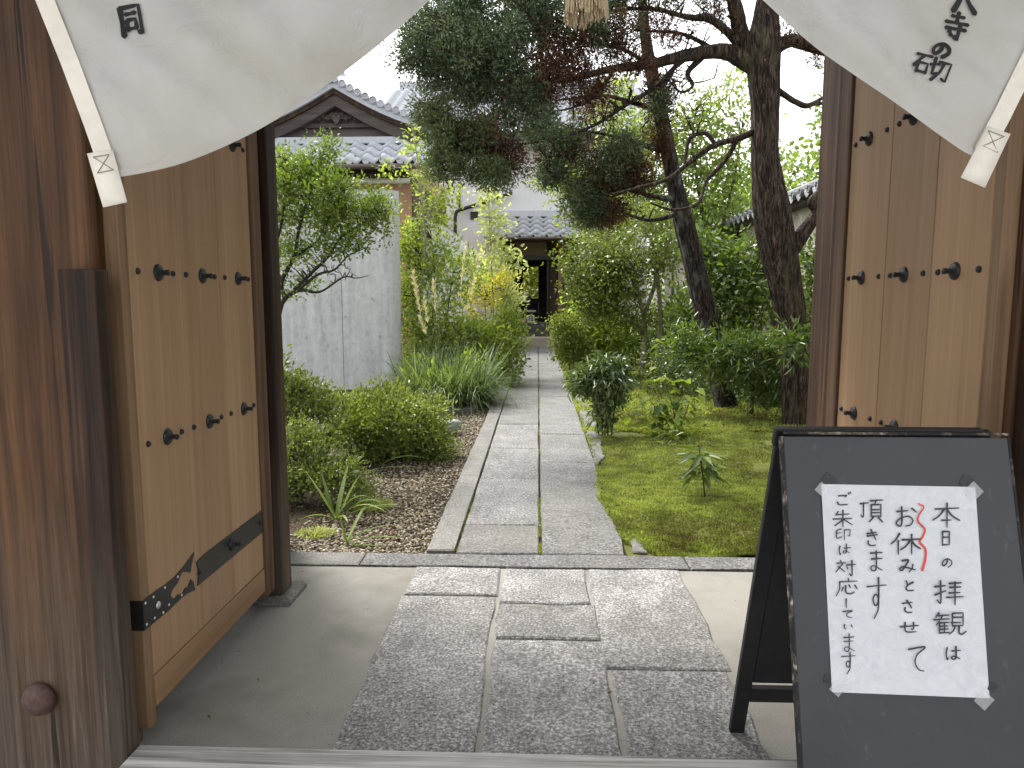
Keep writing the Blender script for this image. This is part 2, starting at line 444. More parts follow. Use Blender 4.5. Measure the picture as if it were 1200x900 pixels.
sheet('street', -12, 12, -9, 2.25, -0.24, m_street)
XR0, XR1 = -0.485, 0.535      # garden path edges
def soil_h(x, y): return 0.035 * fbm(x, y, 1.6, 3) + 0.008 * fbm(x, y, 9, 4)
sheet('garden_bed', -12, -0.62, 4.072, 26, -0.035, m_soil, 0.12, lambda x, y: soil_h(x, y) * 0.35 + 0.03 * np.clip((-1.35 - x) * 1.2, 0, 2))
def moss_h(x, y):
    return 0.02 + 0.016 * fbm(x, y, 2.2, 5) + 0.014 * fbm(x, y, 12, 6) + 0.05 * np.clip((x - 0.9) * 0.5, 0, 1.5)
sheet('moss_ground', 0.54, 12, 4.075, 26, -0.035, m_mossbase, 0.05, moss_h)

def slab(outline, z0, z1, bev=0.008, jit=0.006, seg=0.16, rough=0.0):
    # irregular stone: jittered outline, chamfered top edge
    pts = []
    n = len(outline)
    for i in range(n):
        a = np.array(outline[i], float); b = np.array(outline[(i + 1) % n], float); k = max(1, int(np.linalg.norm(b - a) / seg))
        for j in range(k):
            p = a + (b - a) * j / k
            pts.append(p + (rng.normal(size=2) * jit if j else rng.normal(size=2) * jit * 0.4))
    pts = np.array(pts); c = pts.mean(0); m = len(pts)
    ins = pts + unit(c - pts) * bev * 1.4
    mb = MB()
    vs = [(*p, z0) for p in pts] + [(*p, z1 - bev) for p in pts] + [(*p, z1 + random.uniform(-0.002, 0.002)) for p in ins]
    fs = [(i, (i+1) % m, m + (i+1) % m, m + i) for i in range(m)] + [(m+i, m+(i+1) % m, 2*m+(i+1) % m, 2*m+i) for i in range(m)] + [tuple(range(2*m, 3*m))]
    mb.add(vs, fs); return mb

# ------------------------------------------------------------------ gate pavement of chiselled granite
pav = empty('gate_pavement', (0, 3, 0), kind='structure')
A0, A1, A2, A3 = -0.69, -0.192, 0.298, 0.775
g = 0.011
for (x0, x1, y0, y1) in [(A0, A1-g, 2.145, 3.46), (A0+0.01, A1-g, 3.48, 3.85), (A1+g, A2-g, 2.145, 3.0), (A1+g, A2-g, 3.02, 3.375), (A1+g, A2-g-0.02, 3.395, 3.85), (A2+g, A3, 2.145, 2.76), (A2+g-0.02, A3+0.02, 2.775, 3.855)]:
    slab([(x0, y0), (x1, y0), (x1, y1), (x0, y1)], -0.06, 0.003 + random.uniform(-0.002, 0.003), 0.007, 0.007, 0.13).build('paving_stone', m_stone, pav)
strip = empty('granite_edging', (0, 3.97, 0), kind='structure')
for (x0, x1) in [(-2.6, -1.02), (-1.012, 0.86), (0.868, 2.6)]:
    slab([(x0, 3.868), (x1, 3.868), (x1, 4.062), (x0, 4.062)], -0.12, 0.004, 0.006, 0.003, 0.25).build('edging_stone', m_kerb if x0 < -1.1 else m_stone2, strip)

# ------------------------------------------------------------------ garden path
path = empty('garden_path', (0, 12, 0), kind='structure')
YL = [G(600, y)[1] for y in (616, 561, 525.6, 497.6, 476, 462, 448, 434, 424, 416, 410)]
YR = [G(650, y)[1] for y in (542, 509, 486, 465, 448, 436, 426, 418, 411)]
def run(x0, x1, ys, yend):
    e = [4.072] + ys + [yend]
    for a, b in zip(e[:-1], e[1:]):
        slab([(x0, a+.006), (x1, a+.006), (x1, b-.006), (x0, b-.006)], -0.1, 0.006 + random.uniform(-0.004, 0.004), 0.008, 0.003, 0.3).build('paving_stone', m_stone2, path)
XS = 0.022
run(XR0 + 0.004, XS - 0.008, YL, 23.2)
slab([(XS+.008, 4.078), (0.52, 4.078), (0.545, 4.5), (0.50, 5.2), (0.53, YR[0] - .006), (XS+.008, YR[0] - .006)], -0.1, 0.006, 0.008, 0.004, 0.2).build('paving_stone', m_stone2, path)
e = YR + [23.2]
for a, b in zip(e[:-1], e[1:]):
    slab([(XS+.008, a+.006), (XR1, a+.006), (XR1, b-.006), (XS+.008, b-.006)], -0.1, 0.005 + random.uniform(-0.004, 0.004), 0.008, 0.003, 0.3).build('paving_stone', m_stone2, path)
ke = [4.072, 5.9, 7.6, 9.3, 11.2, 13.5, 16, 19, 23.2]
for a, b in zip(ke[:-1], ke[1:]):
    slab([(-0.655, a+.004), (-0.492, a+.004), (-0.492, b-.004), (-0.655, b-.004)], -0.1, 0.022, 0.007, 0.003, 0.3).build('kerb_stone', m_kerb, path)
for q in ([(676, 482), (697, 480), (704, 513), (690, 514)], [(690, 516), (704, 515), (707, 538), (698, 545)], [(672, 462), (682, 460), (692, 478), (680, 480)], [(738, 634), (749, 632), (757, 647), (741, 648)]):
    slab([tuple(G(*p)[:2]) for p in q], -0.08, 0.006, 0.008, 0.008, 0.06).build('edge_stone', m_kerb, path)
# joints of the path: earth and moss
sheet('path_bed', XR0 - 0.18, XR1 + 0.06, 4.06, 23.2, -0.022, m_soil)

# ------------------------------------------------------------------ the gate
gate = empty('temple_gate', (0.025, 2.3, 0), 'weathered brown wooden temple gate whose two leaves stand open onto the garden path', 'gate')
def boxpart(name, mat, parent, *b, bv=0.006):
    return bevel(MB().box(*b).build(name, mat, parent), bv)
XC = 0.025
for s in (-1, 1):
    X = lambda d: XC + s * d
    xs = sorted((X(1.88), X(1.382)))
    pl = MB().prism([(X(1.90), 2.15), (X(1.382), 2.15), (X(1.382), 2.255), (X(1.46), 2.255), (X(1.46), 2.62), (X(1.90), 2.62)], 'z', -0.25, 3.3).build('pillar', m_pillar, gate)
    bevel(pl, 0.012)
    xb = sorted((X(1.335), X(1.45))) if s < 0 else (1.425, 1.52)
    bevel(MB().box(*xb, 2.076, 2.149, -0.25, 1.592).build('door_stop', m_darkwood, gate), 0.006)
    MB().lathe([(0.0001, 0), (0.052, 0.001), (0.056, 0.012), (0.05, 0.028), (0.036, 0.04), (0.018, 0.046), (0.0001, 0.047)][::1], (X(1.655), 2.149, 0.2), (0, -1, 0), 20).build('nail_cover', m_rust, pl, True)
    xp = sorted((X(1.293), X(1.42)))
    if s > 0: xp = sorted((X(1.375), X(1.51)))
    ps = bevel(MB().box(*xp, 3.375, 3.5, 0.03, 3.45).build('rear_post', m_darkwood, gate), 0.01)
    slab([(xp[0]-.05, 3.33), (xp[1]+.045, 3.33), (xp[1]+.045, 3.57), (xp[0]-.05, 3.57)], -0.1, 0.03, 0.02, 0.006, 0.1).build('post_base', m_basest, gate)
for s in (-1, 1):
    boxpart('added_side_wall', m_darkwood, gate, *sorted((XC + s * 1.60, XC + s * 1.66)), 2.63, 4.3, -0.05, 3.4)  # unseen wall behind each leaf, added to keep sun off the floor
boxpart('sill', m_sill, gate, -1.305, 1.355, 1.99, 2.137, -0.26, 0.05, bv=0.008)
boxpart('lintel', m_darkwood, gate, -2.2, 2.25, 2.17, 2.5, 2.72, 3.05)
boxpart('rear_beam', m_darkwood, gate, -2.2, 2.25, 3.38, 3.5, 3.46, 3.62)
boxpart('curtain_rail', m_darkwood, gate, -2.0, 2.05, 1.86, 1.92, 2.80, 2.87)
# gate roof, out of view; eaves shaped to shade the gate inside
for y0, z0, y1, z1, nm in ((0.3, 3.4, 2.7, 4.55, 'unseen_roof_slope'), (4.65, 3.75, 2.7, 4.55, 'unseen_roof_slope')):
    MB().bar((XC, y0, z0), (XC, y1, z1), 6.4, 0.16).build(nm, m_tile, gate)
for s in (-1, 1):
    boxpart('wing_wall', m_plaster, gate, *sorted((XC + s * 1.905, XC + s * 7.0)), 2.28, 2.5, -0.1, 2.6)

# door leaves
def plane_hit(px, py, xp):
    v = ray(px, py); return _C + v * xp / v[0]
def stud_mesh():
    return MB().lathe([(0.011, 0), (0.0105, 0.004), (0.008, 0.008), (0.004, 0.0105), (0.0002, 0.011)], (0, 0, 0), (1, 0, 0), 10).mesh('stud')
def boss_mesh():
    return MB().lathe([(0.030, 0), (0.0298, 0.003), (0.025, 0.009), (0.014, 0.014), (0.009, 0.017), (0.008, 0.030), (0.0105, 0.032), (0.0105, 0.038), (0.006, 0.041), (0.0002, 0.042)], (0, 0, 0), (1, 0, 0), 14).mesh('boss')
stud_me, boss_me = stud_mesh(), boss_mesh()
for me in (stud_me, boss_me):
    me.materials.append(m_iron)
for s, xf in ((-1, -1.31), (1, 1.36)):
    leaf = MB().box(*sorted((xf + s * 0.018, xf + s * 0.05)), 2.33, 3.26, 0.12, 2.78).build('door_leaf', m_stile, gate)
    off = -0.0 if s < 0 else -0.04
    e = [2.258 + off, 2.577 + off, 2.907 + off, 3.243 + (off * 0.2)]
    for a, b in zip(e[:-1], e[1:]):
        bevel(MB().box(*sorted((xf, xf + s * 0.026)), a + .0015, b - .0015, 0.222, 2.80).build('plank', m_door, leaf), 0.003, 1)
    bevel(MB().box(*sorted((xf - s * 0.004, xf + s * 0.03)), e[0] + .001, e[3] - .001, 0.108, 0.219).build('bottom_rail', m_rail, leaf), 0.004)
    bevel(MB().box(*sorted((xf + s * 0.0, xf + s * 0.066)), e[0] - 0.045, e[0], 0.052, 2.84).build('hinge_stile', m_stile, leaf), 0.004)
    bevel(MB().box(*sorted((xf - s * 0.012, xf + s * 0.055)), e[3], e[3] + 0.105, 0.075, 2.84).build('closing_stile', m_cstile, leaf), 0.006)
    rot = (0, 0, 0) if s < 0 else (0, 0, PI)
    for z, with_boss in ((1.595, True), (1.02, True), (2.16, True), (2.62, True)):
        for a, b in zip(e[:-1], e[1:]):
            for yy in (a + 0.047, b - 0.047): link('stud', stud_me, None, leaf, (xf, yy, z), rot)
            link('boss', boss_me, None, leaf, (xf, (a + b) / 2 + 0.015, z), rot)
    # iron strap with a cut-out tail, wrapped round the stile
    xa, xb = sorted((xf - s * 0.004, xf - s * 0.0008))
    ys = lambda t: t + off
    MB().prism([(ys(2.585), 0.405), (e[3] - .002, 0.402), (e[3] - .002, 0.508), (ys(2.66), 0.508), (ys(2.585), 0.50), (ys(2.60), 0.455)], 'x', xa, xb).build('strap', m_iron, leaf)
    tail = [(e[0] - .047, .405), (2.30, .405), (2.36, .404), (2.43, .409), (2.50, .411), (2.565, .398), (2.555, .435), (2.535, .452), (2.515, .432), (2.49, .436), (2.47, .424), (2.44, .434), (2.41, .428), (2.385, .452), (2.40, .468), (2.44, .478), (2.475, .505), (2.51, .492), (2.535, .478), (2.545, .5), (2.572, .545), (2.50, .522), (2.42, .507), (2.36, .505), (2.30, .508), (e[0] - .047, .508)]
    MB().prism([(y + (off if i not in (0, len(tail)-1) else 0), z) for i, (y, z) in enumerate(tail)], 'x', xa, xb).build('strap', m_iron, leaf)
    MB().box(*sorted((xf - s * 0.004, xf + s * 0.067)), e[0] - .0485, e[0] - .0455, .405, .508).build('strap', m_iron, leaf)
    link('boss', boss_me, None, leaf, (xf - s * 0.003, ys(2.90), 0.462), rot)
    for yy in (2.60, 3.21): link('stud', stud_me, None, leaf, (xf - s * 0.003, ys(yy), 0.455), rot)
    for i, (yy, z) in enumerate([(2.225, .42), (2.225, .495), (2.275, .42), (2.275, .495), (2.33, .414), (2.35, .497), (2.37, .425), (2.46, .422), (2.44, .500)]):
        MB().lathe([(0.0055, 0), (0.005, 0.002), (0.0025, 0.0035), (0.0001, 0.0037)], (xf - s * 0.0035, ys(yy), z), (-s, 0, 0), 8).build('nail', m_steel, leaf, True)
    MB().lathe([(0.014, 0), (0.013, 0.004), (0.006, 0.007), (0.0001, 0.0075)], (xf - s * 0.0035, ys(2.30), .455), (-s, 0, 0), 14).build('bolt', m_steel, leaf, True)

# ------------------------------------------------------------------ brush lettering
STROKES = {
 '本': [[(10,32),(90,28)],[(50,5),(50,95)],[(48,32),(30,58),(8,75)],[(52,32),(70,55),(95,72)],[(35,72),(66,71)]],
 '日': [[(28,12),(28,92)],[(28,14),(72,12),(72,90)],[(30,50),(70,48)],[(29,87),(71,86)]],
 'の': [[(55,25),(48,55),(28,75),(18,58),(30,32),(58,20),(82,38),(82,65),(58,88)]],
 '拝': [[(6,30),(40,26)],[(25,5),(26,85),(14,76)],[(6,64),(42,48)],[(50,15),(90,12)],[(52,33),(88,31)],[(52,51),(88,49)],[(44,70),(98,67)],[(70,13),(70,98)]],
 '観': [[(18,5),(8,25)],[(14,18),(46,15)],[(4,36),(50,32)],[(28,18),(8,62)],[(20,45),(20,92)],[(20,46),(46,44)],[(20,60),(44,58)],[(20,74),(44,72)],[(20,89),(48,87)],[(33,46),(33,88)],[(56,12),(56,62)],[(56,13),(86,11),(86,62)],[(57,28),(85,27)],[(57,44),(85,43)],[(56,60),(86,59)],[(66,61),(60,80),(48,93)],[(77,61),(77,86),(86,92),(98,80)]],
 'は': [[(18,12),(12,50),(18,90),(24,76)],[(40,34),(92,30)],[(68,8),(68,78),(52,90),(42,80),(56,70),(92,86)]],
 'お': [[(12,32),(58,28)],[(34,8),(34,78),(22,88),(12,74),(30,56),(62,48),(80,64),(70,84),(50,88)],[(72,18),(92,34)]],
 '休': [[(32,5),(20,32),(4,52)],[(22,34),(22,96)],[(38,34),(98,30)],[(66,8),(66,96)],[(64,34),(52,58),(34,76)],[(68,34),(80,56),(98,72)]],
 'み': [[(22,18),(56,14),(40,50),(22,80),(10,70),(26,56),(60,64),(94,76)],[(78,42),(74,68),(56,94)]],
 'と': [[(30,12),(40,46)],[(82,28),(42,48),(24,72),(42,88),(84,86)]],
 'さ': [[(14,34),(84,26)],[(40,8),(58,32),(74,58)],[(28,60),(24,78),(44,92),(76,90)]],
 'せ': [[(8,44),(94,34)],[(70,14),(70,58),(58,62)],[(32,20),(32,74),(46,88),(84,86)]],
 'て': [[(10,24),(88,16),(52,40),(42,64),(58,86),(84,92)]],
 '頂': [[(4,24),(38,20)],[(22,22),(22,76),(12,70)],[(46,12),(98,9)],[(70,12),(64,26)],[(52,28),(52,76)],[(52,28),(90,26),(90,76)],[(53,43),(89,42)],[(53,58),(89,57)],[(52,74),(90,73)],[(62,76),(44,96)],[(80,76),(98,94)]],
 'き': [[(20,22),(80,14)],[(18,42),(84,33)],[(42,4),(74,64)],[(28,66),(28,84),(50,94),(76,90)]],
 'ま': [[(16,24),(86,20)],[(20,44),(82,41)],[(52,4),(52,80),(34,92),(20,80),(38,70),(88,90)]],
 'す': [[(6,26),(94,22)],[(58,4),(58,56),(44,68),(34,54),(46,42),(58,54),(56,78),(38,98)]],
 'ご': [[(24,26),(74,22),(62,34)],[(20,66),(34,84),(80,82)],[(80,4),(86,14)],[(92,0),(98,10)]],
 '朱': [[(26,8),(14,30)],[(20,26),(80,22)],[(6,50),(94,46)],[(50,4),(50,96)],[(48,50),(10,82)],[(52,50),(92,80)]],
 '印': [[(36,8),(12,18)],[(14,18),(14,76),(42,66)],[(14,44),(42,40)],[(56,18),(88,15),(86,66),(74,62)],[(56,18),(56,96)]],
 '対': [[(26,4),(30,16)],[(4,26),(50,22)],[(42,28),(8,78)],[(14,44),(46,74)],[(54,34),(98,30)],[(80,6),(80,92),(68,84)],[(60,50),(66,64)]],
 '応': [[(54,2),(56,14)],[(16,20),(94,16)],[(20,20),(18,58),(4,92)],[(34,52),(28,74)],[(44,42),(46,78),(66,86),(82,76)],[(56,36),(64,52)],[(84,40),(94,60)]],
 'し': [[(48,8),(46,70),(54,94)]],
 'い': [[(20,28),(18,66),(32,82)],[(74,30),(84,60)]],
 '同': [[(16,12),(16,96)],[(16,14),(84,12),(84,96),(72,88)],[(32,34),(68,32)],[(34,52),(34,80)],[(34,52),(66,50),(66,78)],[(34,78),(66,76)]],
 '寺': [[(26,18),(74,15)],[(50,2),(50,38)],[(8,40),(94,36)],[(14,60),(90,56)],[(66,42),(66,94),(52,84)],[(30,68),(40,82)]],
 '砌': [[(4,16),(44,12)],[(24,14),(4,60)],[(14,44),(14,80)],[(14,44),(38,42),(38,78)],[(14,76),(38,75)],[(44,40),(68,30)],[(54,10),(54,72),(70,66)],[(64,22),(96,19),(92,88),(80,80)],[(78,22),(72,60),(56,94)]],
 '入': [[(36,0),(46,6),(34,50),(8,92)],[(46,8),(62,56),(96,94)]],
}
def brush_char(root, mat, *a):
    mb = MB(); stroke_shapes(mb, *a); return mb.build('character', mat, root)
CORNER = set('日印拝頂観同砌入本休朱')
def stroke_shapes(mb, ch, cx, cy, w_, h_, wid, place, rot=0.0, bold=False, z=[0]):
    ca, sa = math.cos(rot), math.sin(rot)
    for st in STROKES[ch]:
        kana = ch in 'のはおみとさせてきますごしい'
        if kana or len(st) == 2: pts = crom(st, 7)
        elif bold: pts = crom(st, 6) if st[1][0] != st[0][0] and len(st) == 3 and abs(st[1][1] - st[0][1]) > 12 else sum([list(crom(st[i:i+2], 4))[(1 if i else 0):] for i in range(len(st) - 1)], [])
        else: pts = sum([list(crom(st[i:i+2], 4))[(1 if i else 0):] for i in range(len(st) - 1)], []) if ch in CORNER and abs(st[1][1]-st[0][1]) < 12 else crom(st, 6)
        pts = np.array([((p[0] - 50) / 100 * w_, (p[1] - 50) / 100 * h_) for p in pts])
        if not bold: pts = pts + rng.normal(size=2) * wid * 0.25
        n = len(pts); tg = np.gradient(pts, axis=0); tg = unit(tg); nn = np.stack([-tg[:, 1], tg[:, 0]], 1)
        t = np.linspace(0, 1, n)
        if bold: ww = wid * (0.85 + 0.35 * np.cos(t * PI) ** 2 + 0.1 * rng.uniform(-1, 1)) * (0.86 if abs(tg[0, 0]) > 0.8 else 1.08)
        else: ww = wid * (1.05 - 0.25 * np.sin(t * PI) - 0.45 * t ** 4) * rng.uniform(0.85, 1.15)
        z[0] += 1; lift = 0.00002 * (z[0] % 40)
        l, r = pts + nn * ww[:, None] / 2, pts - nn * ww[:, None] / 2
        e0 = pts[0] - tg[0] * ww[0] * 0.35; e1 = pts[-1] + tg[-1] * ww[-1] * 0.45
        ring = [e0] + list(l) + [e1] + list(r[::-1])
        vs = []
        for p in ring:
            q = (cx + p[0] * ca - p[1] * sa, cy + p[0] * sa + p[1] * ca); vs.append(place(q[0], q[1], lift))
        fs = [(0, 1, 2 * n + 1)] + [(1 + i, 2 + i, 2 * n - i, 2 * n + 1 - i) for i in range(n - 1)] + [(n, n + 1, n + 2)]
        mb.add(vs, fs)
m_ink = plain('black_ink', (0.008, 0.008, 0.009), 0.7, 0, 0.3)
m_pen = plain('brush_pen_ink', (0.035, 0.036, 0.042), 0.7, 0, 0.6, 300)
m_red = plain('red_marker', (0.62, 0.06, 0.04), 0.6, 0, 0.15)

# ------------------------------------------------------------------ gathered white curtain
def curtain_mat():
    t = NT('curtain_cloth'); v = t.coords(rand=False)
    big = t.noise(v, 3.0, 4, 0.55); weave = t.noise(t.coords((1, 1, 1), False), 420, 2, 0.5); wr = t.noise(t.coords((1, 1, 1), False), 9, 5, 0.6, 0.8)
    c = t.ramp(big, [(0.3, (0.70, 0.675, 0.61)), (0.55, (0.78, 0.77, 0.745)), (0.75, (0.81, 0.805, 0.79))])
    t.set(Base_Color=c, Roughness=0.42)
    t.b.inputs['Specular IOR Level'].default_value = 0.45
    h = t.n('Math', {0: weave, 1: 0.04, 2: wr}, operation='MULTIPLY_ADD').outputs[0]
    t.bump(h, 0.8, 0.02)
    tr = t.n('BsdfTranslucent', {'Color': c})
    mx = t.n('MixShader', {0: 0.5, 1: t.b.outputs[0], 2: tr.outputs[0]})
    t.t.links.new(mx.outputs[0], t.out.inputs['Surface']); return t.m
m_cloth = curtain_mat()
m_hem = plain('hem_tape', (0.78, 0.73, 0.64), 0.8, 0, 0.06, 30, 0.2)
m_thread = plain('grey_thread', (0.22, 0.21, 0.16), 0.8)
cur = empty('gate_curtain', (0.1, 1.9, 2.8), 'off-white gate curtain gathered up in the middle with black brush characters near its corners', 'curtain')
YC = 1.9
GX = 0.115     # where it is gathered
def fold_y(x, z):
    # folds radiate from the gathering point
    dx, dz = x - GX, z - 2.62
    a = np.arctan2(np.abs(dx), -dz + 0.25); r = np.sqrt(dx * dx + dz * dz)
    s = np.where(dx < 0, 0.6, 2.1)
    f = 0.055 * np.sin(a * 12 + s) * np.exp(-((r - 0.62) / 0.5) ** 2) + 0.010 * np.sin(a * 31 + 2 * s + 2.5 * r) * np.exp(-((r - 0.45) / 0.3) ** 2)
    f = f + 0.012 * np.sin(z * 7 + x * 4 + s) + 0.006 * np.sin(x * 19 - z * 11) + 0.007 * np.sin(x * 31 + z * 23 + 2 * np.sin(z * 9))
    return YC + f + 0.03 * np.clip(1.9 - z, 0, 1)
def cl_pt(px, py, lift=0.0):
    p = P(px, py, YC)
    for _ in range(3): p = P(px, py, float(fold_y(p[0], p[2])) - 0.004 - lift)
    return p
def on_cloth(px, py, lift=0.0):
    y = YC
    for _ in range(4):
        q = P(px, py, y); y = float(fold_y(q[0], q[2])) - lift
    return P(px, py, y)
left_bot = [(120, 207), (150, 205), (215, 190), (290, 158), (350, 122), (410, 78), (455, 42), (505, -3), (560, -65), (620, -130), (672, -180)]
right_bot = [(1160, 182), (1138, 181), (1105, 160), (1050, 120), (1000, 86), (950, 50), (893, -2), (830, -62), (770, -125), (715, -180)]
left_side = [(120, 207), (100, 150), (72, 75), (42, 0), (8, -90), (-30, -200)]
right_side = [(1160, 182), (1183, 140), (1215, 75), (1250, 0), (1290, -90), (1335, -200)]
def cloth_half(bot, side):
    nb, ns = 70, 46
    B = np.array(crom(bot, 12)); Sd = np.array(crom(side, 12))
    def resamp(c, n):
        L = np.concatenate([[0], np.cumsum(np.linalg.norm(np.diff(c, axis=0), axis=1))]); t = np.linspace(0, L[-1], n + 1)
        return np.stack([np.interp(t, L, c[:, k]) for k in (0, 1)], 1)
    B, Sd = resamp(B, nb), resamp(Sd, ns)
    top = Sd[-1][None] + (np.array([B[-1][0], -205.0]) - Sd[-1])[None] * np.linspace(0, 1, nb + 1)[:, None]
    inner = B[-1][None] + (top[-1] - B[-1])[None] * np.linspace(0, 1, ns + 1)[:, None]
    V = []
    for j in range(ns + 1):
        v = j / ns
        for i in range(nb + 1):
            u = i / nb
            p = (1-v)*B[i] + v*top[i] + (1-u)*Sd[j] + u*inner[j] - ((1-u)*(1-v)*B[0] + u*(1-v)*B[-1] + (1-u)*v*top[0] + u*v*top[-1])
            V.append(tuple(on_cloth(p[0], p[1])))
    F = [(j*(nb+1)+i, j*(nb+1)+i+1, (j+1)*(nb+1)+i+1, (j+1)*(nb+1)+i) for j in range(ns) for i in range(nb)]
    mb = MB(); mb.add(V, F); return mb
def ribbon(mb, a, b, wpx, y_off, n=14, halo=None):
    # a strap of tape sewn on the cloth from a to b (image-survey points), sitting proud of it
    a, b = np.array(a, float), np.array(b, float); d = unit((b - a)[None])[0]; nn = np.array([-d[1], d[0]])
    vs = []
    for i in range(n + 1):
        p = a + (b - a) * i / n
        for s in (-0.5, 0.5):
            q = p + nn * wpx * s; vs.append(tuple(on_cloth(q[0], q[1], y_off)))
    mb.add(vs, [(2*i, 2*i+1, 2*i+3, 2*i+2) for i in range(n)])
for bot, side, sgn in ((left_bot, left_side, -1), (right_bot, right_side, 1)):
    c = cloth_half(bot, side).build('cloth', m_cloth, cur, True)
    so = c.modifiers.new('thick', 'SOLIDIFY'); so.thickness = 0.0016; so.offset = 1
    mb = MB()
    off = 9 * -sgn
    for (a, b) in zip(side[:-1], side[1:]): ribbon(mb, (a[0] + off, a[1] - 4), (b[0] + off, b[1] - 4), 21, 0.006, 9)
    mb.build('side_tape', m_hem, cur, True)
    mb = MB(); hb = [np.array(q[:2]) for q in crom(bot, 6)]
    for a, b in zip(hb[:-1], hb[1:]):
        d_ = unit((b - a)[None])[0]; up_ = np.array([d_[1], -d_[0]]); up_ = up_ if up_[1] < 0 else -up_
        ribbon(mb, a + up_ * 3.4, b + up_ * 3.4, 8.5, 0.005, 2)
    mb.build('bottom_hem', m_cloth, cur, True)
def tab(a, b, c, d):
    mb = MB(); vs = []
    for t in np.linspace(0, 1, 7):
        for s in (0, 1):
            q = np.array(a) * (1-s) * (1-t) + np.array(b) * s * (1-t) + np.array(c) * s * t + np.array(d) * (1-s) * t
            vs.append(tuple(on_cloth(q[0], q[1], 0.0095)))
    mb.add(vs, [(2*i, 2*i+1, 2*i+3, 2*i+2) for i in range(6)])
    o = mb.build('hem_tab', m_hem, cur, True); so = o.modifiers.new('thick', 'SOLIDIFY'); so.thickness = 0.002; so.offset = 0
    return o
tl = tab((102, 180), (132, 175), (149, 237), (121, 243))
tr = tab((1157, 148), (1184, 157), (1154, 220), (1126, 208))
def stitch(pts, parent):
    mb = MB()
    w3 = []
    for p in pts:
        w3.append(tuple(on_cloth(p[0], p[1], 0.0118)))
    for a, b in zip(w3[:-1], w3[1:]): mb.tube([a, b], 0.0012, 5)
    return mb.build('stitching', m_thread, parent)
stitch([(109, 184), (128, 181), (116, 202), (132, 199), (114, 202)][:0] or [(109, 184), (128, 181), (114, 203), (133, 199), (109, 184)], tl)
stitch([(1158, 153), (1177, 160), (1152, 171), (1169, 179), (1158, 153)], tr)
plc = lambda x, y, l: cl_pt(x, y, l)
brush_char(cur, m_ink, '同', 153.5, 22.5, 32, 40, 5.4, plc, math.radians(-10), True)
brush_char(cur, m_ink, '入', 1131, -2, 29, 38, 5.4, plc, math.radians(6), True)
brush_char(cur, m_ink, '寺', 1120, 31, 31, 35, 4.6, plc, math.radians(14), True)
brush_char(cur, m_ink, 'の', 1103, 58, 28, 23, 3.8, plc, math.radians(10), True)
brush_char(cur, m_ink, '砌', 1092, 79, 46, 32, 3.5, plc, math.radians(17), True)

# straw tassel
tas = empty('cord_tassel', (0.12, 1.88, 2.3), 'pale straw-coloured cord tassel hanging above the path from the curtain gathering', 'tassel')
mb = MB()
m_straw = wood('straw', [(0.3, (0.30, 0.22, 0.12)), (0.5, (0.48, 0.38, 0.24)), (0.7, (0.62, 0.52, 0.36))], 'z', 120, 0.8, 0.5)
for _ in range(420):
    a = rng.uniform(0, 2 * PI); r = math.sqrt(rng.uniform()) * 0.055
    bx, by = P(687, 0, 1.88)[0], 1.88
    zb = 2.205 + rng.uniform(-0.012, 0.02) + 0.006 * math.sin(a * 2)
    top = (bx + math.cos(a) * r * 0.45, by + math.sin(a) * r * 0.45, 2.40); md = (bx + math.cos(a) * r * 0.9, by + math.sin(a) * r * 0.9, 2.30)
    mb.tube([top, md, (bx + math.cos(a) * r * 1.05, by + math.sin(a) * r * 1.05, zb)], 0.0016, 4, cap=False)
mb.build('strand', m_straw, tas)['kind'] = 'stuff'
MB().lathe([(0.02, 0), (0.036, 0.015), (0.04, 0.05), (0.03, 0.08), (0.012, 0.09)], (bx, by, 2.385), (0, 0, 1), 14).build('knot', m_straw, tas, True)
MB().tube([(bx, by, 2.45), (bx, by, 2.80)], 0.008, 8).build('cord', m_straw, tas)

# ------------------------------------------------------------------ black A-frame signboard
def board_mat():
    t = NT('blackboard_paint'); v = t.coords((1, 1, 1), False)
    a = t.noise(v, 5, 5, 0.6); sc = t.noise(t.coords((1, 1, 0.35), False), 30, 5, 0.7)
    c = t.ramp(a, [(0.3, (0.026, 0.028, 0.033)), (0.7, (0.038, 0.041, 0.047))])
    k = t.n('MapRange', {'Value': sc, 'From Min': 0.62, 'From Max': 0.76, 'To Min': 0.0, 'To Max': 0.35}).outputs[0]
    c = t.mix(k, c, (0.19, 0.19, 0.19))
    t.set(Base_Color=c, Roughness=t.n('MapRange', {'Value': a, 'To Min': 0.38, 'To Max': 0.6}).outputs[0]); t.bump(sc, 0.08, 0.002); return t.m
m_board = board_mat()
m_bframe = plain('worn_black_paint', (0.012, 0.012, 0.013), 0.45, 0, 0.4, 30, 0.15)
m_worn = speck('worn_edge', [(0.5, (0.02, 0.02, 0.02)), (0.58, (0.12, 0.10, 0.08)), (0.66, (0.5, 0.44, 0.37))], 25, 0.8, 0.2)
sign = empty('signboard', (0.99, 1.97, 0), 'black A-frame signboard with a handwritten notice taped to its front', 'signboard')
BT = np.array([0.985, 1.965, 1.13]); tilt = math.atan2(0.25, 0.81)
bd_dn = np.array([0, -math.sin(tilt), -math.cos(tilt)]); bd_n = np.array([0, -math.cos(tilt), math.sin(tilt)])
def board_pt(u, v, n=0.0): return BT + np.array([u, 0, 0]) + bd_dn * v + bd_n * n
def board_hit(px, py, lift=0.0):
    v = ray(px, py); o = BT + bd_n * lift; t = np.dot(o - _C, bd_n) / np.dot(v, bd_n); return _C + v * t
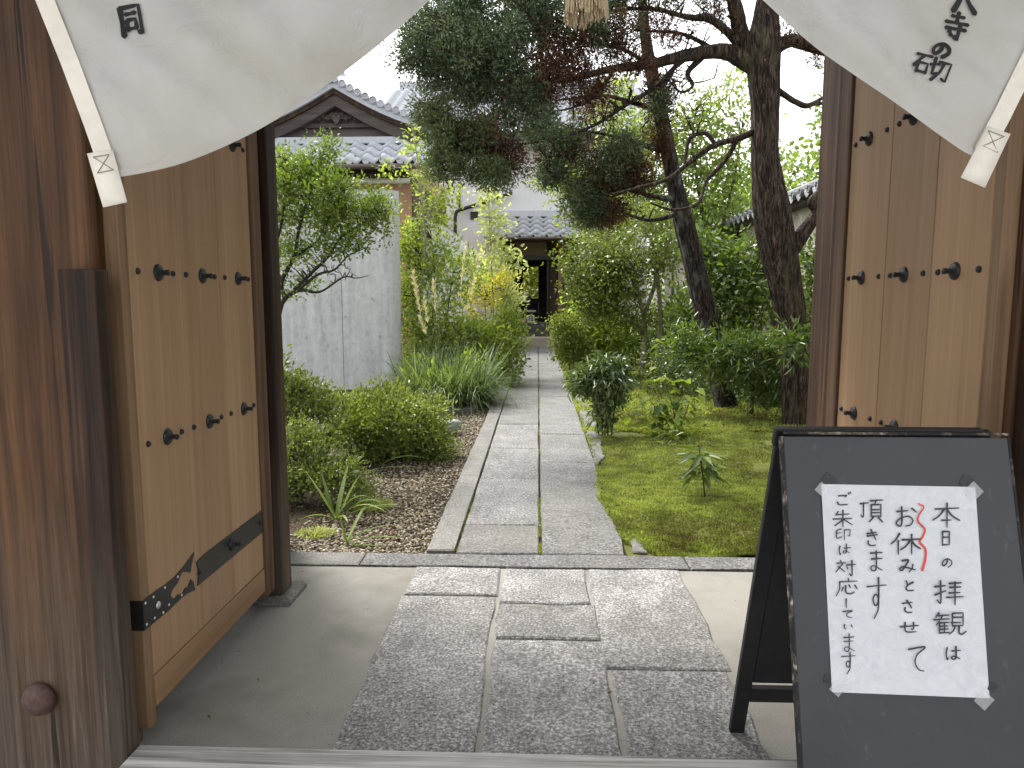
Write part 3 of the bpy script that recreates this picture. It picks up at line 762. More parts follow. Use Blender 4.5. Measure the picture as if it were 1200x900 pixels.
def obox(u0, u1, v0, v1, n0, n1):
    mb = MB(); vs = [board_pt(u, v, n) for n in (n0, n1) for (u, v) in ((u0, v0), (u1, v0), (u1, v1), (u0, v1))]
    return mb.add(vs, [(3,2,1,0),(4,5,6,7),(0,1,5,4),(1,2,6,5),(2,3,7,6),(3,0,4,7)])
bevel(obox(-0.303, 0.306, 0.004, 1.18, -0.022, 0).build('front_panel', m_board, sign), 0.003)
bevel(MB().box(0.985-.303, 0.985+.306, 1.962, 1.972, 1.1315, 1.138).build('worn_top_edge', m_worn, sign), 0.002)
for u in (-0.3065, 0.3065):
    obox(u - 0.003, u + 0.003, 0.004, 1.18, -0.022, 0.0015).build('worn_side_edge', m_worn, sign)
rt = math.atan2(0.35, 1.13)
def rear(x0, x1, t0, t1):
    a = np.array([0, 1.992, 1.135]); d = np.array([0, math.sin(rt), -math.cos(rt)]); n = np.array([0, math.cos(rt), math.sin(rt)])
    vs = [np.array([x, 0, 0]) + a + d * t + n * k for k in (0, 0.022) for (x, t) in ((x0, t0), (x1, t0), (x1, t1), (x0, t1))]
    return MB().add(vs, [(3,2,1,0),(4,5,6,7),(0,1,5,4),(1,2,6,5),(2,3,7,6),(3,0,4,7)])
for x0 in (0.676, 1.215):
    bevel(rear(x0, x0 + 0.05, 0.0, 1.188).build('leg', m_bframe, sign), 0.003)
for x0 in (0.676, 1.215):
    pass
bevel(rear(0.726, 1.215, 0.98, 1.04).build('crossbar', m_bframe, sign), 0.003)
bevel(rear(0.67, 1.24, -0.006, 0.05).build('top_rail', m_bframe, sign), 0.003)
rear(0.7265, 1.2145, 0.05, 0.95).build('rear_panel', m_bframe, sign)

# paper notice
note = empty('paper_notice', tuple(board_hit(1060, 690)), 'white paper notice with black brush writing and a red wavy line', 'notice')
def zp(x, y): return (950 + x / 3.0, 540 + y / 3.0)
TLc, TRc, BRc, BLc = [np.array(zp(*p)) for p in ((37, 82), (579, 92), (629, 835), (75, 813))]
def paper_lift(u, v): return 0.0022 + 0.0012 * math.sin(u * 9 + v * 7) + 0.001 * math.sin(v * 17 - u * 5) + 0.0015 * max(0, (v - 0.8)) * math.sin(u * 12)
mb = MB(); nu, nv = 24, 32; vs = []
for j in range(nv + 1):
    for i in range(nu + 1):
        u, v = i / nu, j / nv; q = TLc*(1-u)*(1-v) + TRc*u*(1-v) + BRc*u*v + BLc*(1-u)*v
        vs.append(board_hit(q[0] , q[1], paper_lift(u, v)))
mb.add(vs, [(j*(nu+1)+i, j*(nu+1)+i+1, (j+1)*(nu+1)+i+1, (j+1)*(nu+1)+i) for j in range(nv) for i in range(nu)])
def paper_mat():
    t = NT('washi_paper'); v = t.coords((1, 1, 1), False)
    a = t.noise(v, 28, 4, 0.6, 1.5); b = t.noise(v, 200, 3, 0.6)
    t.set(Base_Color=t.ramp(a, [(0.3, (0.56, 0.575, 0.60)), (0.7, (0.66, 0.67, 0.69))]), Roughness=0.7)
    h = t.n('Math', {0: b, 1: 0.15, 2: a}, operation='MULTIPLY_ADD').outputs[0]; t.bump(h, 0.5, 0.006); return t.m
mb.build('sheet', paper_mat(), note, True)
NOTE = [('本',478,188,105,95,9),('日',475,272,50,60,8),('の',480,360,50,45,7),('拝',485,462,110,95,9),('観',490,572,120,85,8),('は',500,677,60,55,8),
 ('お',335,195,85,85,9),('休',335,290,110,80,9),('み',340,370,65,55,8),('と',347,440,45,50,8),('さ',343,510,50,55,8),('せ',345,585,75,50,8),('て',370,692,75,112,9),
 ('頂',213,175,85,90,8),('き',215,272,55,62,8),('ま',228,350,60,80,8),('す',232,480,78,155,7),
 ('ご',112,137,60,52,7),('朱',115,205,75,65,7),('印',115,258,65,45,6),('は',118,312,46,40,6),('対',122,375,72,60,7),('応',128,445,82,65,7),('し',125,497,15,36,6),('て',130,537,44,32,6),('い',133,583,40,30,6),('ま',133,640,52,72,6),('す',133,710,56,82,6)]
pplace = lambda x, y, l: board_hit(*zp(x, y), 0.0062 + l)
for ch, cx, cy, w_, h_, wd in NOTE: brush_char(note, m_pen, ch, cx, cy, w_, h_, wd * 0.82, pplace)
red = MB()
rp = crom([(378,150),(398,163),(382,188),(378,213),(401,240),(395,265),(383,285),(403,310),(403,345),(392,388)], 6)
n = len(rp); rp = np.array(rp); tg = unit(np.gradient(rp, axis=0)); nn = np.stack([-tg[:, 1], tg[:, 0]], 1); wv = np.linspace(5, 9, n)[:, None]
vs = [pplace(*p, 0) for p in rp + nn * wv / 2] + [pplace(*p, 0) for p in rp - nn * wv / 2]
red.add(vs, [(i, i+1, n+i+1, n+i) for i in range(n - 1)]); red.build('wavy_line', m_red, note)
m_tapeb = plain('black_tape', (0.012, 0.012, 0.013), 0.25, 0, 0.4, 80, 0.8, 0.004)
def tape_clear():
    t = NT('clear_tape'); t.set(Base_Color=(0.75, 0.76, 0.75, 1), Roughness=0.2, Alpha=0.35); return t.m
m_tapec = tape_clear()
for (x, y, w_, r) in ((62, 72, 50, 0.75), (548, 74, 46, 0.5), (62, 770, 34, 0.3), (640, 797, 34, 0.4)):
    vs = []
    for (a, b) in ((-.5, -.45), (.1, -.55), (.5, -.35), (.42, .4), (-.1, .5), (-.45, .35)):
        q = (x + w_ * (a * math.cos(r) - b * math.sin(r)), y + w_ * (a * math.sin(r) + b * math.cos(r))); vs.append(board_hit(*zp(*q), 0.0016))
    o = MB().add(vs, [tuple(range(6))]).build('black_tape', m_tapeb, note)
for (x, y, w_, r) in ((40, 100, 38, 0.7), (572, 108, 52, 0.8), (95, 800, 44, 0.7), (610, 842, 52, 0.75)):
    vs = [board_hit(*zp(x + w_ * (a * math.cos(r) - b * math.sin(r)), y + w_ * (a * math.sin(r) + b * math.cos(r))), 0.0075) for (a, b) in ((-.5, -.5), (.5, -.5), (.5, .5), (-.5, .5))]
    MB().add(vs, [(0, 1, 2, 3)]).build('clear_tape', m_tapec, note)


# ------------------------------------------------------------------ roof tiles
def tile_mesh(wd, ln, amp, thick=0.045):
    # pan-and-roll tile: S-curve across, slightly overlapping down the slope (local +Y runs up the slope)
    mb = MB(); k = 9; us = np.linspace(0, 1.06, k)
    hh = lambda u: amp * (0.5 - 0.5 * math.cos(2 * PI * (u ** 0.8))) - amp * 0.25 * math.sin(PI * u)
    vs = []
    for (y, z) in ((-0.02, -thick * .75), (-0.02, 0.0), (ln * 1.12, -thick * .95)):
        for u in us: vs.append((u * wd, y, hh(u) + z))
    fs = [(r*k+i, r*k+i+1, (r+1)*k+i+1, (r+1)*k+i) for r in (0, 1) for i in range(k - 1)]
    mb.add(vs, fs); return mb.mesh('roof_tile')
def tiled_slope(parent, x0, n, wd, rows, y_eave, z_eave, y_top, z_top, mat, amp, caps=True, capr=None, thick=0.045):
    sl = math.atan2(z_top - z_eave, y_top - y_eave); L = math.hypot(y_top - y_eave, z_top - z_eave) / rows
    me = tile_mesh(wd, L, amp, thick); me.materials.append(mat)
    for p in me.polygons: p.use_smooth = True
    MB().bar((x0 + n * wd / 2, y_eave + .05, z_eave - 0.06), (x0 + n * wd / 2, y_top, z_top - 0.06), n * wd, 0.05).build('roof_board', m_hallwood, parent)
    for r in range(rows):
        for i in range(n):
            link('roof_tile', me, None, parent, (x0 + i * wd, y_eave + math.cos(sl) * L * r, z_eave + math.sin(sl) * L * r + 0.02 + random.uniform(-.003, .003)), (sl, 0, random.uniform(-.006, .006)))
    if caps:
        cr = capr or amp * 0.75
        cm = MB().lathe([(cr, 0), (cr, 0.05), (cr * 0.82, 0.052), (cr * 0.78, 0.04), (cr * 0.3, 0.04), (cr * 0.25, 0.05), (0.0005, 0.052)], (0, 0, 0), (0, -1, 0), 14).mesh('eave_cap')
        cm.materials.append(mat)
        for i in range(n): link('eave_cap', cm, None, parent, (x0 + (i + 0.52) * wd, y_eave + 0.02, z_eave + amp * 0.2))

# ------------------------------------------------------------------ temple hall at the end of the path
HY = 24.0
hall = empty('temple_hall', (0, HY, 0), 'white plastered temple hall with a tiled porch over its dark entrance beyond the path', 'temple hall')
def hx(px): return P(px, 352, HY)[0]
def hz(py): return P(628, py, HY)[2]
fz = hz(381)
EZ = hz(279)
wl, wr = -1.12, 0.98
MB().box(-6.5, wl, HY, HY + 0.2, -0.1, 7.4).build('wall', m_plaster, hall)
MB().box(wr + .36, 3.6, HY, HY + 0.2, -0.1, 7.4).build('wall', m_plaster, hall)
MB().box(wl, wr + .36, HY, HY + 0.2, EZ + 0.05, 7.4).build('wall', m_plaster, hall)
MB().box(wr + .363, 3.6, HY - .03, HY - .002, hz(349), hz(341)).build('wall_rail', m_hallwood, hall)
MB().box(wr + .363, 3.6, HY - .04, HY - .003, -0.1, hz(372)).build('wall_base', m_hallwood, hall)
# entrance timbers
bevel(MB().box(hx(653.5), hx(659), HY - .12, HY + .06, 0.0, EZ).build('post', wood('red_cedar', [(0.3, (0.10, 0.05, 0.035)), (0.5, (0.2, 0.11, 0.08)), (0.7, (0.32, 0.19, 0.14))], 'z', 16), hall), 0.01)
bevel(MB().box(hx(659.1), hx(666), HY - .05, HY + .1, 0.0, EZ).build('post', m_hallwood, hall), 0.01)
bevel(MB().box(hx(589), hx(596), HY - .1, HY + .1, 0.0, EZ).build('post', m_hallwood, hall), 0.01)
bevel(MB().box(hx(600), hx(604), HY + .25, HY + .4, fz, EZ).build('post', m_hallwood, hall), 0.01)
bevel(MB().box(hx(640.5), hx(643.5), HY + .3, HY + .45, fz, EZ).build('post', m_black, hall), 0.01)
MB().box(hx(644), hx(653), HY + .5, HY + .55, fz, EZ).build('side_panel', m_hallwood, hall)
MB().box(wl, wr, HY + .2, HY + .45, hz(304), hz(299)).build('lintel', m_black, hall)
m_transom = plain('transom_board', (0.24, 0.185, 0.12), 0.7, 0, 0.15, 6)
MB().box(hx(604.2), hx(640.3), HY + .34, HY + .37, hz(299), hz(283)).build('transom_panel', m_transom, hall)
MB().box(wl - .1, wr + .1, HY - .16, HY + .16, hz(283), hz(277)).build('eave_beam', m_hallwood, hall)
# interior shell
m_inner = plain('dark_inner_wall', (0.035, 0.028, 0.022), 0.7, 0, 0.3, 5)  # dark brown, lightly mottled, for the inner shell
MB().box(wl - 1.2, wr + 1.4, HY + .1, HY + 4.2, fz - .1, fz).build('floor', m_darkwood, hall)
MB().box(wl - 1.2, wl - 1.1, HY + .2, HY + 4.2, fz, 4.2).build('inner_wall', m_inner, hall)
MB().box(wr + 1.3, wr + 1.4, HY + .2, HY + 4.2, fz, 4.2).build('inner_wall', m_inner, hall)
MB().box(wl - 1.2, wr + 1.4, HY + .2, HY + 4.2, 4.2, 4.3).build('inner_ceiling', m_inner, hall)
YB = HY + 4.0
ax0, ax1 = P(612.5, 340, YB)[0], P(631, 340, YB)[0]; az0, az1 = P(620, 350, YB)[2], P(620, 312, YB)[2]
mb = MB(); mb.box(wl - 1.1, ax0, YB, YB + .1, fz, 4.2).box(ax1, wr + 1.3, YB, YB + .1, fz, 4.2).box(ax0, ax1, YB, YB + .1, fz, az0)
ar = (ax1 - ax0) ; pts = [(ax0 + ar * (1 - math.cos(t)), az1 - 0.42 + 0.42 * math.sin(t)) for t in np.linspace(0, PI / 2, 9)]
for (x0, z0), (x1, z1) in zip(pts[:-1], pts[1:]):
    mb.add([(x0, YB, z0), (x1, YB, z1), (x1, YB, 4.2), (x0, YB, 4.2), (x0, YB+.1, z0), (x1, YB+.1, z1), (x1, YB+.1, 4.2), (x0, YB+.1, 4.2)], [(0,1,2,3), (7,6,5,4), (0,4,5,1)])
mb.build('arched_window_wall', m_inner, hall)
# step and threshold
m_sillw = wood('dark_floor_wood', [(0.36, (0.03, 0.028, 0.028)), (0.5, (0.065, 0.06, 0.058)), (0.64, (0.12, 0.115, 0.11))], 'x', 14, 0.35, 0.2)
bevel(MB().box(hx(600), hx(668), HY - .22, HY + .1, hz(392) - .25, fz).build('entrance_sill', m_sillw, hall), 0.015)
m_step = speck('step_stone', [(0.3, (0.36, 0.31, 0.26)), (0.7, (0.56, 0.50, 0.43))], 30, 0.85, 0.3)
slab([(-1.5, 23.1), (1.5, 23.1), (1.5, 23.79), (-1.5, 23.79)], -0.1, 0.30, 0.02, 0.01, 0.4).build('step_stone', m_step, hall)
# porch roof
zr0, zr1 = P(628, 275.5, 23.0)[2], hz(253)
tiled_slope(hall, -1.52, 9, 0.43, 4, 23.0, zr0, 24.0, zr1, m_tile, 0.17, thick=0.09)
MB().box(-1.75, -1.50, 23.0, 24.0, zr0 - 0.05, zr0 - .0).build('verge_tile', m_tile, hall)
bevel(MB().box(-1.8, 2.5, HY - .1, HY - .002, hz(254), hz(247)).build('roof_flashing', m_tile, hall), 0.01)
m_copper = plain('brown_gutter', (0.10, 0.075, 0.065), 0.45, 0.3, 0.2)
MB().tube([(-1.7, 22.95, zr0 - .1), (2.5, 22.95, zr0 - .1)], 0.05, 10).build('gutter', m_copper, hall, True)
# drainpipe on the left
pp = crom([P(600, 226, 23.8), P(572, 236, 23.8), P(540, 246, 23.8), P(534, 252, 23.8), P(533.5, 275, 23.8), P(533.5, 400, 23.8)], 6)
MB().tube(pp, 0.06, 10).build('drainpipe', m_bframe, hall, True)
MB().box(hx(538), hx(540.5), HY - .05, HY - .003, hz(246), hz(215)).build('wall_post', m_hallwood, hall)
MB().box(hx(552), hx(561), HY - .05, HY - .004, hz(257), hz(248)).build('dark_roof_bit', m_inner, hall)  # flat dark panel standing for a bit of dark roof
# upper roof
def wavy_roof(name, x0, x1, pitch, y0, z0, y1, z1, rows, mat, parent, amp=0.05):
    k = 6; nx = int((x1 - x0) / pitch) * k; mb = MB(); xs = np.linspace(x0, x1, nx + 1); vs = []; fs = []
    for r in range(rows):
        for e_, (t, dz) in enumerate(((r / rows, 0.0), ((r + 1) / rows, -0.035))):
            for x in xs:
                u = ((x - x0) / pitch) % 1; vs.append((x, y0 + (y1 - y0) * t, z0 + (z1 - z0) * t + dz + amp * (1 - math.cos(2 * PI * u))))
    m = nx + 1
    for r in range(2 * rows - 1):
        fs += [(r*m+i, r*m+i+1, (r+1)*m+i+1, (r+1)*m+i) for i in range(nx)]
    o = mb.add(vs, fs).build(name, mat, parent); return smooth(o)
o = wavy_roof('upper_roof', -5.6, 3.9, 0.34, 23.0, 6.75, 28.5, 9.6, 16, m_tile, hall); o['kind'] = 'stuff'
MB().box(-5.6, 3.9, 23.05, 23.2, 6.5, 6.72).build('upper_eave', m_gable, hall)
MB().box(-5.4, 3.7, 28.5, 28.9, 9.4, 9.9).build('ridge', m_tile, hall)

# hedge beyond the arched window
m_lime = leafmat('brightened_lime_leaves', [(0.3, 0.34, 0.08), (0.46, 0.5, 0.14), (0.6, 0.62, 0.22)], 0.5)  # leaf colour brightened to imitate daylight on the side facing the hall
hed = empty('garden_hedge', (0, 34.0, 0), 'yellow-green hedge with brightened leaves seen through the arched window of the dark hall', 'hedge')
cs, out = clumps([(np.array([x, 34.0, z]), np.array([0.7, 0.5, 0.5]), 34) for x in np.arange(-2.0, 1.8, 0.6) for z in (0.6, 1.3, 2.0, 2.7, 3.4)])
leaf_cloud(cs, out, 14, 0.12, 0.16, 0.08, 'foliage', m_lime, hed, 'diamond')
for x in (-1.2, 0, 1.0): MB().tube([(x, 34.0, -.1), (x + .05, 34.0, 2.4)], 0.03, 6).build('stem', m_twig, hed)

# display stand with books just inside the entrance
DY = HY + 0.9
st = empty('display_stand', (P(617, 380, DY)[0], DY, fz), 'small dark wooden display stand inside the hall entrance', 'stand')
dx = lambda px: P(px, 352, DY)[0]; dz = lambda py: P(620, py, DY)[2]
for x in (604, 631): bevel(MB().box(dx(x) - .02, dx(x) + .02, DY - .15, DY - .1, fz, dz(353)).build('leg', m_gable, st), .004)
for y in (353, 365.5, 378): bevel(MB().box(dx(602), dx(633), DY - .16, DY + .2, dz(y) - .02, dz(y)).build('shelf', m_gable, st), .004)
bk = [('white', (0.7, 0.7, 0.68), 612, 617, 345, 353, 'white booklet on the top shelf of the display stand'), ('dark', (0.05, 0.05, 0.06), 618, 622, 346, 353, 'black booklet on the top shelf of the display stand'), ('grey', (0.42, 0.43, 0.44), 608, 611.5, 347, 353, 'grey booklet at the end of the top shelf of the display stand'), ('cream', (0.6, 0.58, 0.52), 617, 628, 363.4, 365.5, 'cream booklet lying flat on the middle shelf'), ('pink', (0.62, 0.32, 0.42), 608, 617, 372.5, 378, 'pink booklet on the lowest shelf of the display stand'), ('pale', (0.75, 0.7, 0.74), 618, 626.5, 369, 378, 'white picture booklet propped on the lowest shelf')]
for nm, c, x0, x1, y0, y1, lb in bk:
    b = MB().box(dx(x0), dx(x1), DY - .13, DY - .10 if y1 - y0 > 3 else DY + .05, dz(y1) + .002, dz(y0)).build('book', plain('paper_' + nm, c, 0.6, 0, .05), None)
    bevel(b, .004); tag(b, lb, 'book', 'booklets on the display stand')
    if nm == 'pale':
        for k in range(3):
            for j in range(2): MB().box(dx(619.5 + j * 3), dx(621.7 + j * 3), DY - .133, DY - .1302, dz(376.5 - k * 2.4), dz(375 - k * 2.4)).build('picture', m_inner, b)

# ------------------------------------------------------------------ gabled house on the left
LY = 16.0
lh = empty('tiled_house', (-4.4, LY, 0), 'dark wooden gable and grey tiled pent roof of the house behind the concrete wall', 'house')
lp = lambda x, y: (P(x, y, LY)[0], P(x, y, LY)[2])
m_pink = speck('pinkish_wall', [(0.3, (0.42, 0.24, 0.17)), (0.7, (0.5, 0.30, 0.22))], 10, 0.9, 0.1)
xa, za = lp(396, 166)
x_l, x_r = lp(300, 160)[0], lp(500, 160)[0]
MB().box(x_l - 2.6, lp(481, 200)[0], LY + .1, LY + 6, -0.1, lp(400, 176)[1]).build('wall', m_pink, lh)
ap = lp(394, 120); rb = lp(497, 167); lb_ = (2 * ap[0] - rb[0], rb[1])
MB().prism([(lb_[0], lb_[1]), (rb[0], rb[1]), (ap[0], ap[1])], 'y', LY + .12, LY + .3).build('gable_wall', m_gable, lh)
gx0, gx1 = lb_[0], rb[0]
z0, z1 = lp(396, 163)[1], lp(396, 120)[1]
for (ya, yb, inset, d_) in ((151.5, 160, 0.25, .06), (144.5, 149, 0.55, .05)):
    MB().box(gx0 + inset, gx1 - inset, LY + d_ - .02, LY + .118, lp(396, yb)[1], lp(396, ya)[1]).build('tie_beam', m_gable, lh)
for i, px in enumerate(np.arange(340, 452, 9.0)):   # upright boards of the gable
    xx = lp(px, 140)[0]; frac = 1 - abs(xx - ap[0]) / (gx1 - ap[0])
    zt = z0 + (ap[1] - z0) * frac - 0.03
    if zt > lp(396, 150)[1]: MB().box(xx - .079, xx + .079, LY + .085 + random.uniform(0, .008), LY + .119, lp(396, 151)[1], zt).build('board', m_gable, lh)
def barge(nm, a_off, thick, y0, y1, mat):
    for sgn in (-1, 1):
        pts = []
        for t in np.linspace(0, 1, 9):
            x = ap[0] + sgn * (gx1 - ap[0] + 0.12) * t; z = ap[1] + (rb[1] - ap[1]) * (t + 0.09 * math.sin(PI * t)) * 1.06 + a_off
            pts.append((x, z))
        poly = pts + [(x, z + thick) for x, z in pts[::-1]]
        MB().prism(poly if sgn > 0 else poly[::-1], 'y', y0, y1).build(nm, mat, lh)
barge('barge_board', -0.10, 0.24, LY - .12, LY + .02, m_gable)
barge('barge_trim', 0.145, 0.09, LY - .18, LY + .02, m_darkwood)
barge('verge_roof', 0.25, 0.14, LY - .25, LY + 3.5, m_tile)
# round verge tiles along the gable edge
vc = MB().lathe([(0.078, 0), (0.078, .09), (0.062, .095), (0.056, .07), (0.03, .07), (0.0005, .085)], (0, 0, 0), (0, -1, 0), 14).mesh('verge_cap'); vc.materials.append(m_tile)
for sgn in (-1, 1):
    for k in range(13):
        t = (k + 0.35) / 12.4
        x = ap[0] + sgn * (gx1 - ap[0] + 0.12) * t; z = ap[1] + (rb[1] - ap[1]) * (t + 0.09 * math.sin(PI * t)) * 1.06 + 0.44
        link('verge_cap', vc, None, lh, (x, LY - .24, z))
        MB().box(x - .085, x + .085, LY - .26, LY + .6, z - .07, z - .02).build('verge_tile', m_tile, lh)
onx, onz = ap[0], ap[1] + .5
MB().prism([(onx - .28, onz), (onx + .28, onz), (onx + .22, onz + .25), (onx + .08, onz + .46), (onx - .08, onz + .46), (onx - .22, onz + .25)], 'y', LY - .3, LY - .1).build('ridge_ornament', m_tile, lh)
# carved gable pendant
gp = lp(394.5, 139)
mb = MB()
for k in range(-4, 5):
    r_ = 0.085 - abs(k) * 0.011
    mb.lathe([(r_, 0), (r_ * 1.0, .05), (r_ * .75, .075), (r_ * .4, .06), (r_ * .2, .08), (.0005, .085)], (gp[0] + k * .098, LY + .05, gp[1] + 0.05 - abs(k) * .012 + (0.03 if k % 2 else 0)), (0, -1, 0), 12)
mb.prism([(gp[0] - .1, gp[1] + .03), (gp[0] - .04, gp[1] - .1), (gp[0], gp[1] - .13), (gp[0] + .04, gp[1] - .1), (gp[0] + .1, gp[1] + .03), (gp[0], gp[1] + .13)], 'y', LY - .05, LY + .06)
mb.lathe([(.03, 0), (.03, .02), (.0005, .03)], (gp[0], LY - .05, gp[1] + .08), (0, -1, 0), 8)
mb.build('carved_pendant', m_gable, lh)
bevel(MB().box(gx0 - .5, gx1 + .4, LY - .1, LY + .05, lp(396, 166)[1] - .06, lp(396, 161.5)[1]).build('roof_flashing', m_tile, lh), .01)
ze = P(396, 190, LY - 1.0)[2]
tiled_slope(lh, x_l - 0.35, 12, 0.355, 3, LY - 1.0, ze, LY + .0, lp(396, 166)[1] - .02, m_tile, 0.13, True, 0.075, 0.07)
MB().tube([(x_l - .3, LY - 1.06, ze - .1), (x_l - .35 + 12 * .355, LY - 1.06, ze - .1)], 0.055, 10).build('gutter', m_copper, lh, True)
MB().box(x_l - 2.5, lp(482, 200)[0], LY - .02, LY + .098, lp(396, 212)[1], lp(396, 204)[1]).build('wall_board', m_hallwood, lh)
MB().box(x_l - 2.5, lp(481.5, 200)[0], LY + .0, LY + .097, lp(396, 204)[1] + .002, lp(396, 190)[1]).build('eave_shade_strip', m_black, lh)  # black strip that paints in the shade of the gap under the eave
xs_ = lp(481, 200)[0]; MB().box(xs_ + .002, xs_ + .03, LY + .12, LY + 5.9, -.1, lp(396, 205)[1]).build('added_side_wall', m_hallwood, lh)  # dark sheet added over the pink side to paint in a dark gap
m_white = plain('white_pipe', (0.7, 0.7, 0.68), 0.4, 0, .05)
MB().tube([(x_l - 2, LY - .25, lp(396, 214.5)[1]), (lp(482, 214)[0], LY - .25, lp(396, 214.5)[1])], 0.055, 10).build('white_gutter', m_white, lh, True)

# ------------------------------------------------------------------ curved concrete walls
def cwall_mat():
    t = NT('fair_faced_concrete'); tc = t.n('TexCoord'); v = tc.outputs['Object']
    a = t.noise(v, 14, 6, 0.7); b = t.noise(t.coords((1, 1, 0.12), False), 8, 4, 0.6)
    c = t.ramp(t.n('Math', {0: b, 1: 0.5, 2: t.n('Math', {0: a, 1: 0.5}, operation='MULTIPLY').outputs[0]}, operation='MULTIPLY_ADD').outputs[0], [(0.34, (0.34, 0.36, 0.36)), (0.46, (0.46, 0.48, 0.475)), (0.54, (0.52, 0.54, 0.53)), (0.66, (0.61, 0.625, 0.615))])
    vo = t.n('TexVoronoi', {'Vector': t.coords((1, 1, 0.8), False), 'Scale': 3.8, 'Randomness': 1.0})
    nz = t.n('Math', {0: a, 1: 0.2, 2: vo.outputs['Distance']}, operation='MULTIPLY_ADD').outputs[0]
    k = t.n('MapRange', {'Value': nz, 'From Min': 0.12, 'From Max': 0.24, 'To Min': 0.7, 'To Max': 0.0}).outputs[0]
    c = t.mix(k, c, (0.17, 0.18, 0.185))
    t.set(Base_Color=c, Roughness=0.8); t.bump(a, 0.25, 0.01); return t.m
m_cwall = cwall_mat()
cw = empty('concrete_wall', (-3.2, 11.8, 0), 'tall smooth grey concrete wall with a rounded end behind the clipped shrub', 'wall')
CY, CXR = 11.6, P(466.5, 350, 11.6)[0]
zt = P(464, 222, 11.6)[2]
def wall_strip(x0, x1, nm):
    # rounded right end when x1 is None
    if x1 is not None:
        return MB().box(x0, x1, CY, CY + .3, -.1, zt).build(nm, m_cwall, cw)
    r = .22; prof = [(x0, CY)] + [(CXR - r + r * math.sin(t), CY + r - r * math.cos(t)) for t in np.linspace(0, PI, 15)] + [(x0, CY + 2 * r)]
    return smooth(MB().prism(prof, 'z', -.1, zt).build(nm, m_cwall, cw), False)
xj = P(402, 400, CY)[0]
wall_strip(xj + .004, None, 'panel'); wall_strip(-5.9, xj - .004, 'panel')
MB().box(xj - .0041, xj + .0041, CY + .012, CY + .25, -.1, zt - .01).build('joint', m_conc, cw)
cw2 = empty('round_white_wall', (-2.3, 17, 0), 'low curved whitish wall glimpsed through the bushes before the hall', 'wall')
c0 = P(495, 330, 17.5); tz = P(500, 256, 17.5)[2]; k17 = 17.5 / FPX
poly = [(c0[0] - 1.2, -.1), (c0[0] + 2.3, -.1), (c0[0] + 2.3, 1.35), (c0[0] + 2.2, 1.36)] 
poly = [(c0[0] - 1.4, -.1), (c0[0] + 55 * k17, -.1)] + [(c0[0] - 10 * k17 + 65 * k17 * math.cos(t), tz - 1.05 + 1.05 * math.sin(t)) for t in np.linspace(0, PI * .5, 10)] + [(c0[0] - 1.4, tz)]
MB().prism(poly, 'y', 17.4, 17.6).build('panel', m_plaster, cw2)

# ------------------------------------------------------------------ plaster garden wall with tiled coping on the right
gw = empty('garden_wall', (4.2, 14, 0), 'stained pale plaster garden wall with a tiled coping on the right of the trees', 'wall')
WX = 4.2
m_stain = speck('stained_plaster', [(0.34, (0.22, 0.18, 0.12)), (0.46, (0.42, 0.38, 0.30)), (0.6, (0.60, 0.58, 0.53))], 6, 0.9, 0.2, 0.003, ((0.25, 0.2, 0.13), 0.6))
MB().box(WX, WX + .45, 7.2, 23.9, -.1, 2.95).build('wall', m_stain, gw)
m_oldtile = speck('old_roof_tile', [(0.3, (0.07, 0.072, 0.075)), (0.5, (0.15, 0.155, 0.16)), (0.7, (0.30, 0.30, 0.30))], 20, 0.6, 0.3, 0.004)
for y in np.arange(7.9, 23.5, 2.4): bevel(MB().box(WX - .05, WX - .002, y, y + .16, -.1, 2.93).build('wall_post', m_gable, gw), .01)
ct = MB(); k = 7
vs = [(x, u * .32, 0.05 * math.cos(2 * PI * u) - (x < -.1) * 0.0 + (0.30 * (x + .42)) + dz) for (x, dz) in ((-.42, -.03), (-.42, 0.), (.0, 0.06)) for u in np.linspace(0, 1.05, k)]
ct.add(vs, [(r*k+i, r*k+i+1, (r+1)*k+i+1, (r+1)*k+i) for r in (0, 1) for i in range(k - 1)]); ctm = ct.mesh('coping_tile'); ctm.materials.append(m_oldtile)
for p in ctm.polygons: p.use_smooth = True
ecm = MB().lathe([(0.062, 0), (0.062, .05), (0.045, .052), (0.04, .04), (0.0005, .045)], (0, 0, 0), (-1, 0, 0), 12).mesh('coping_cap'); ecm.materials.append(m_oldtile)
for y in np.arange(7.3, 23.6, .32):
    link('coping_tile', ctm, None, gw, (WX + .1, y, 3.05 + random.uniform(-.006, .006)), (0, 0, random.uniform(-.02, .02)))
    link('coping_cap', ecm, None, gw, (WX - .31, y + .02, 3.08))
MB().box(WX - .22, WX + .6, 7.25, 23.8, 2.952, 3.03).build('coping_bed', m_gable, gw)
bevel(MB().box(WX + .08, WX + .40, 7.25, 23.8, 3.16, 3.31).build('ridge', m_oldtile, gw), .02)
MB().tube([(WX + .24, 7.2, 3.33), (WX + .24, 23.8, 3.33)], .09, 10).build('ridge_roll', m_oldtile, gw, True)

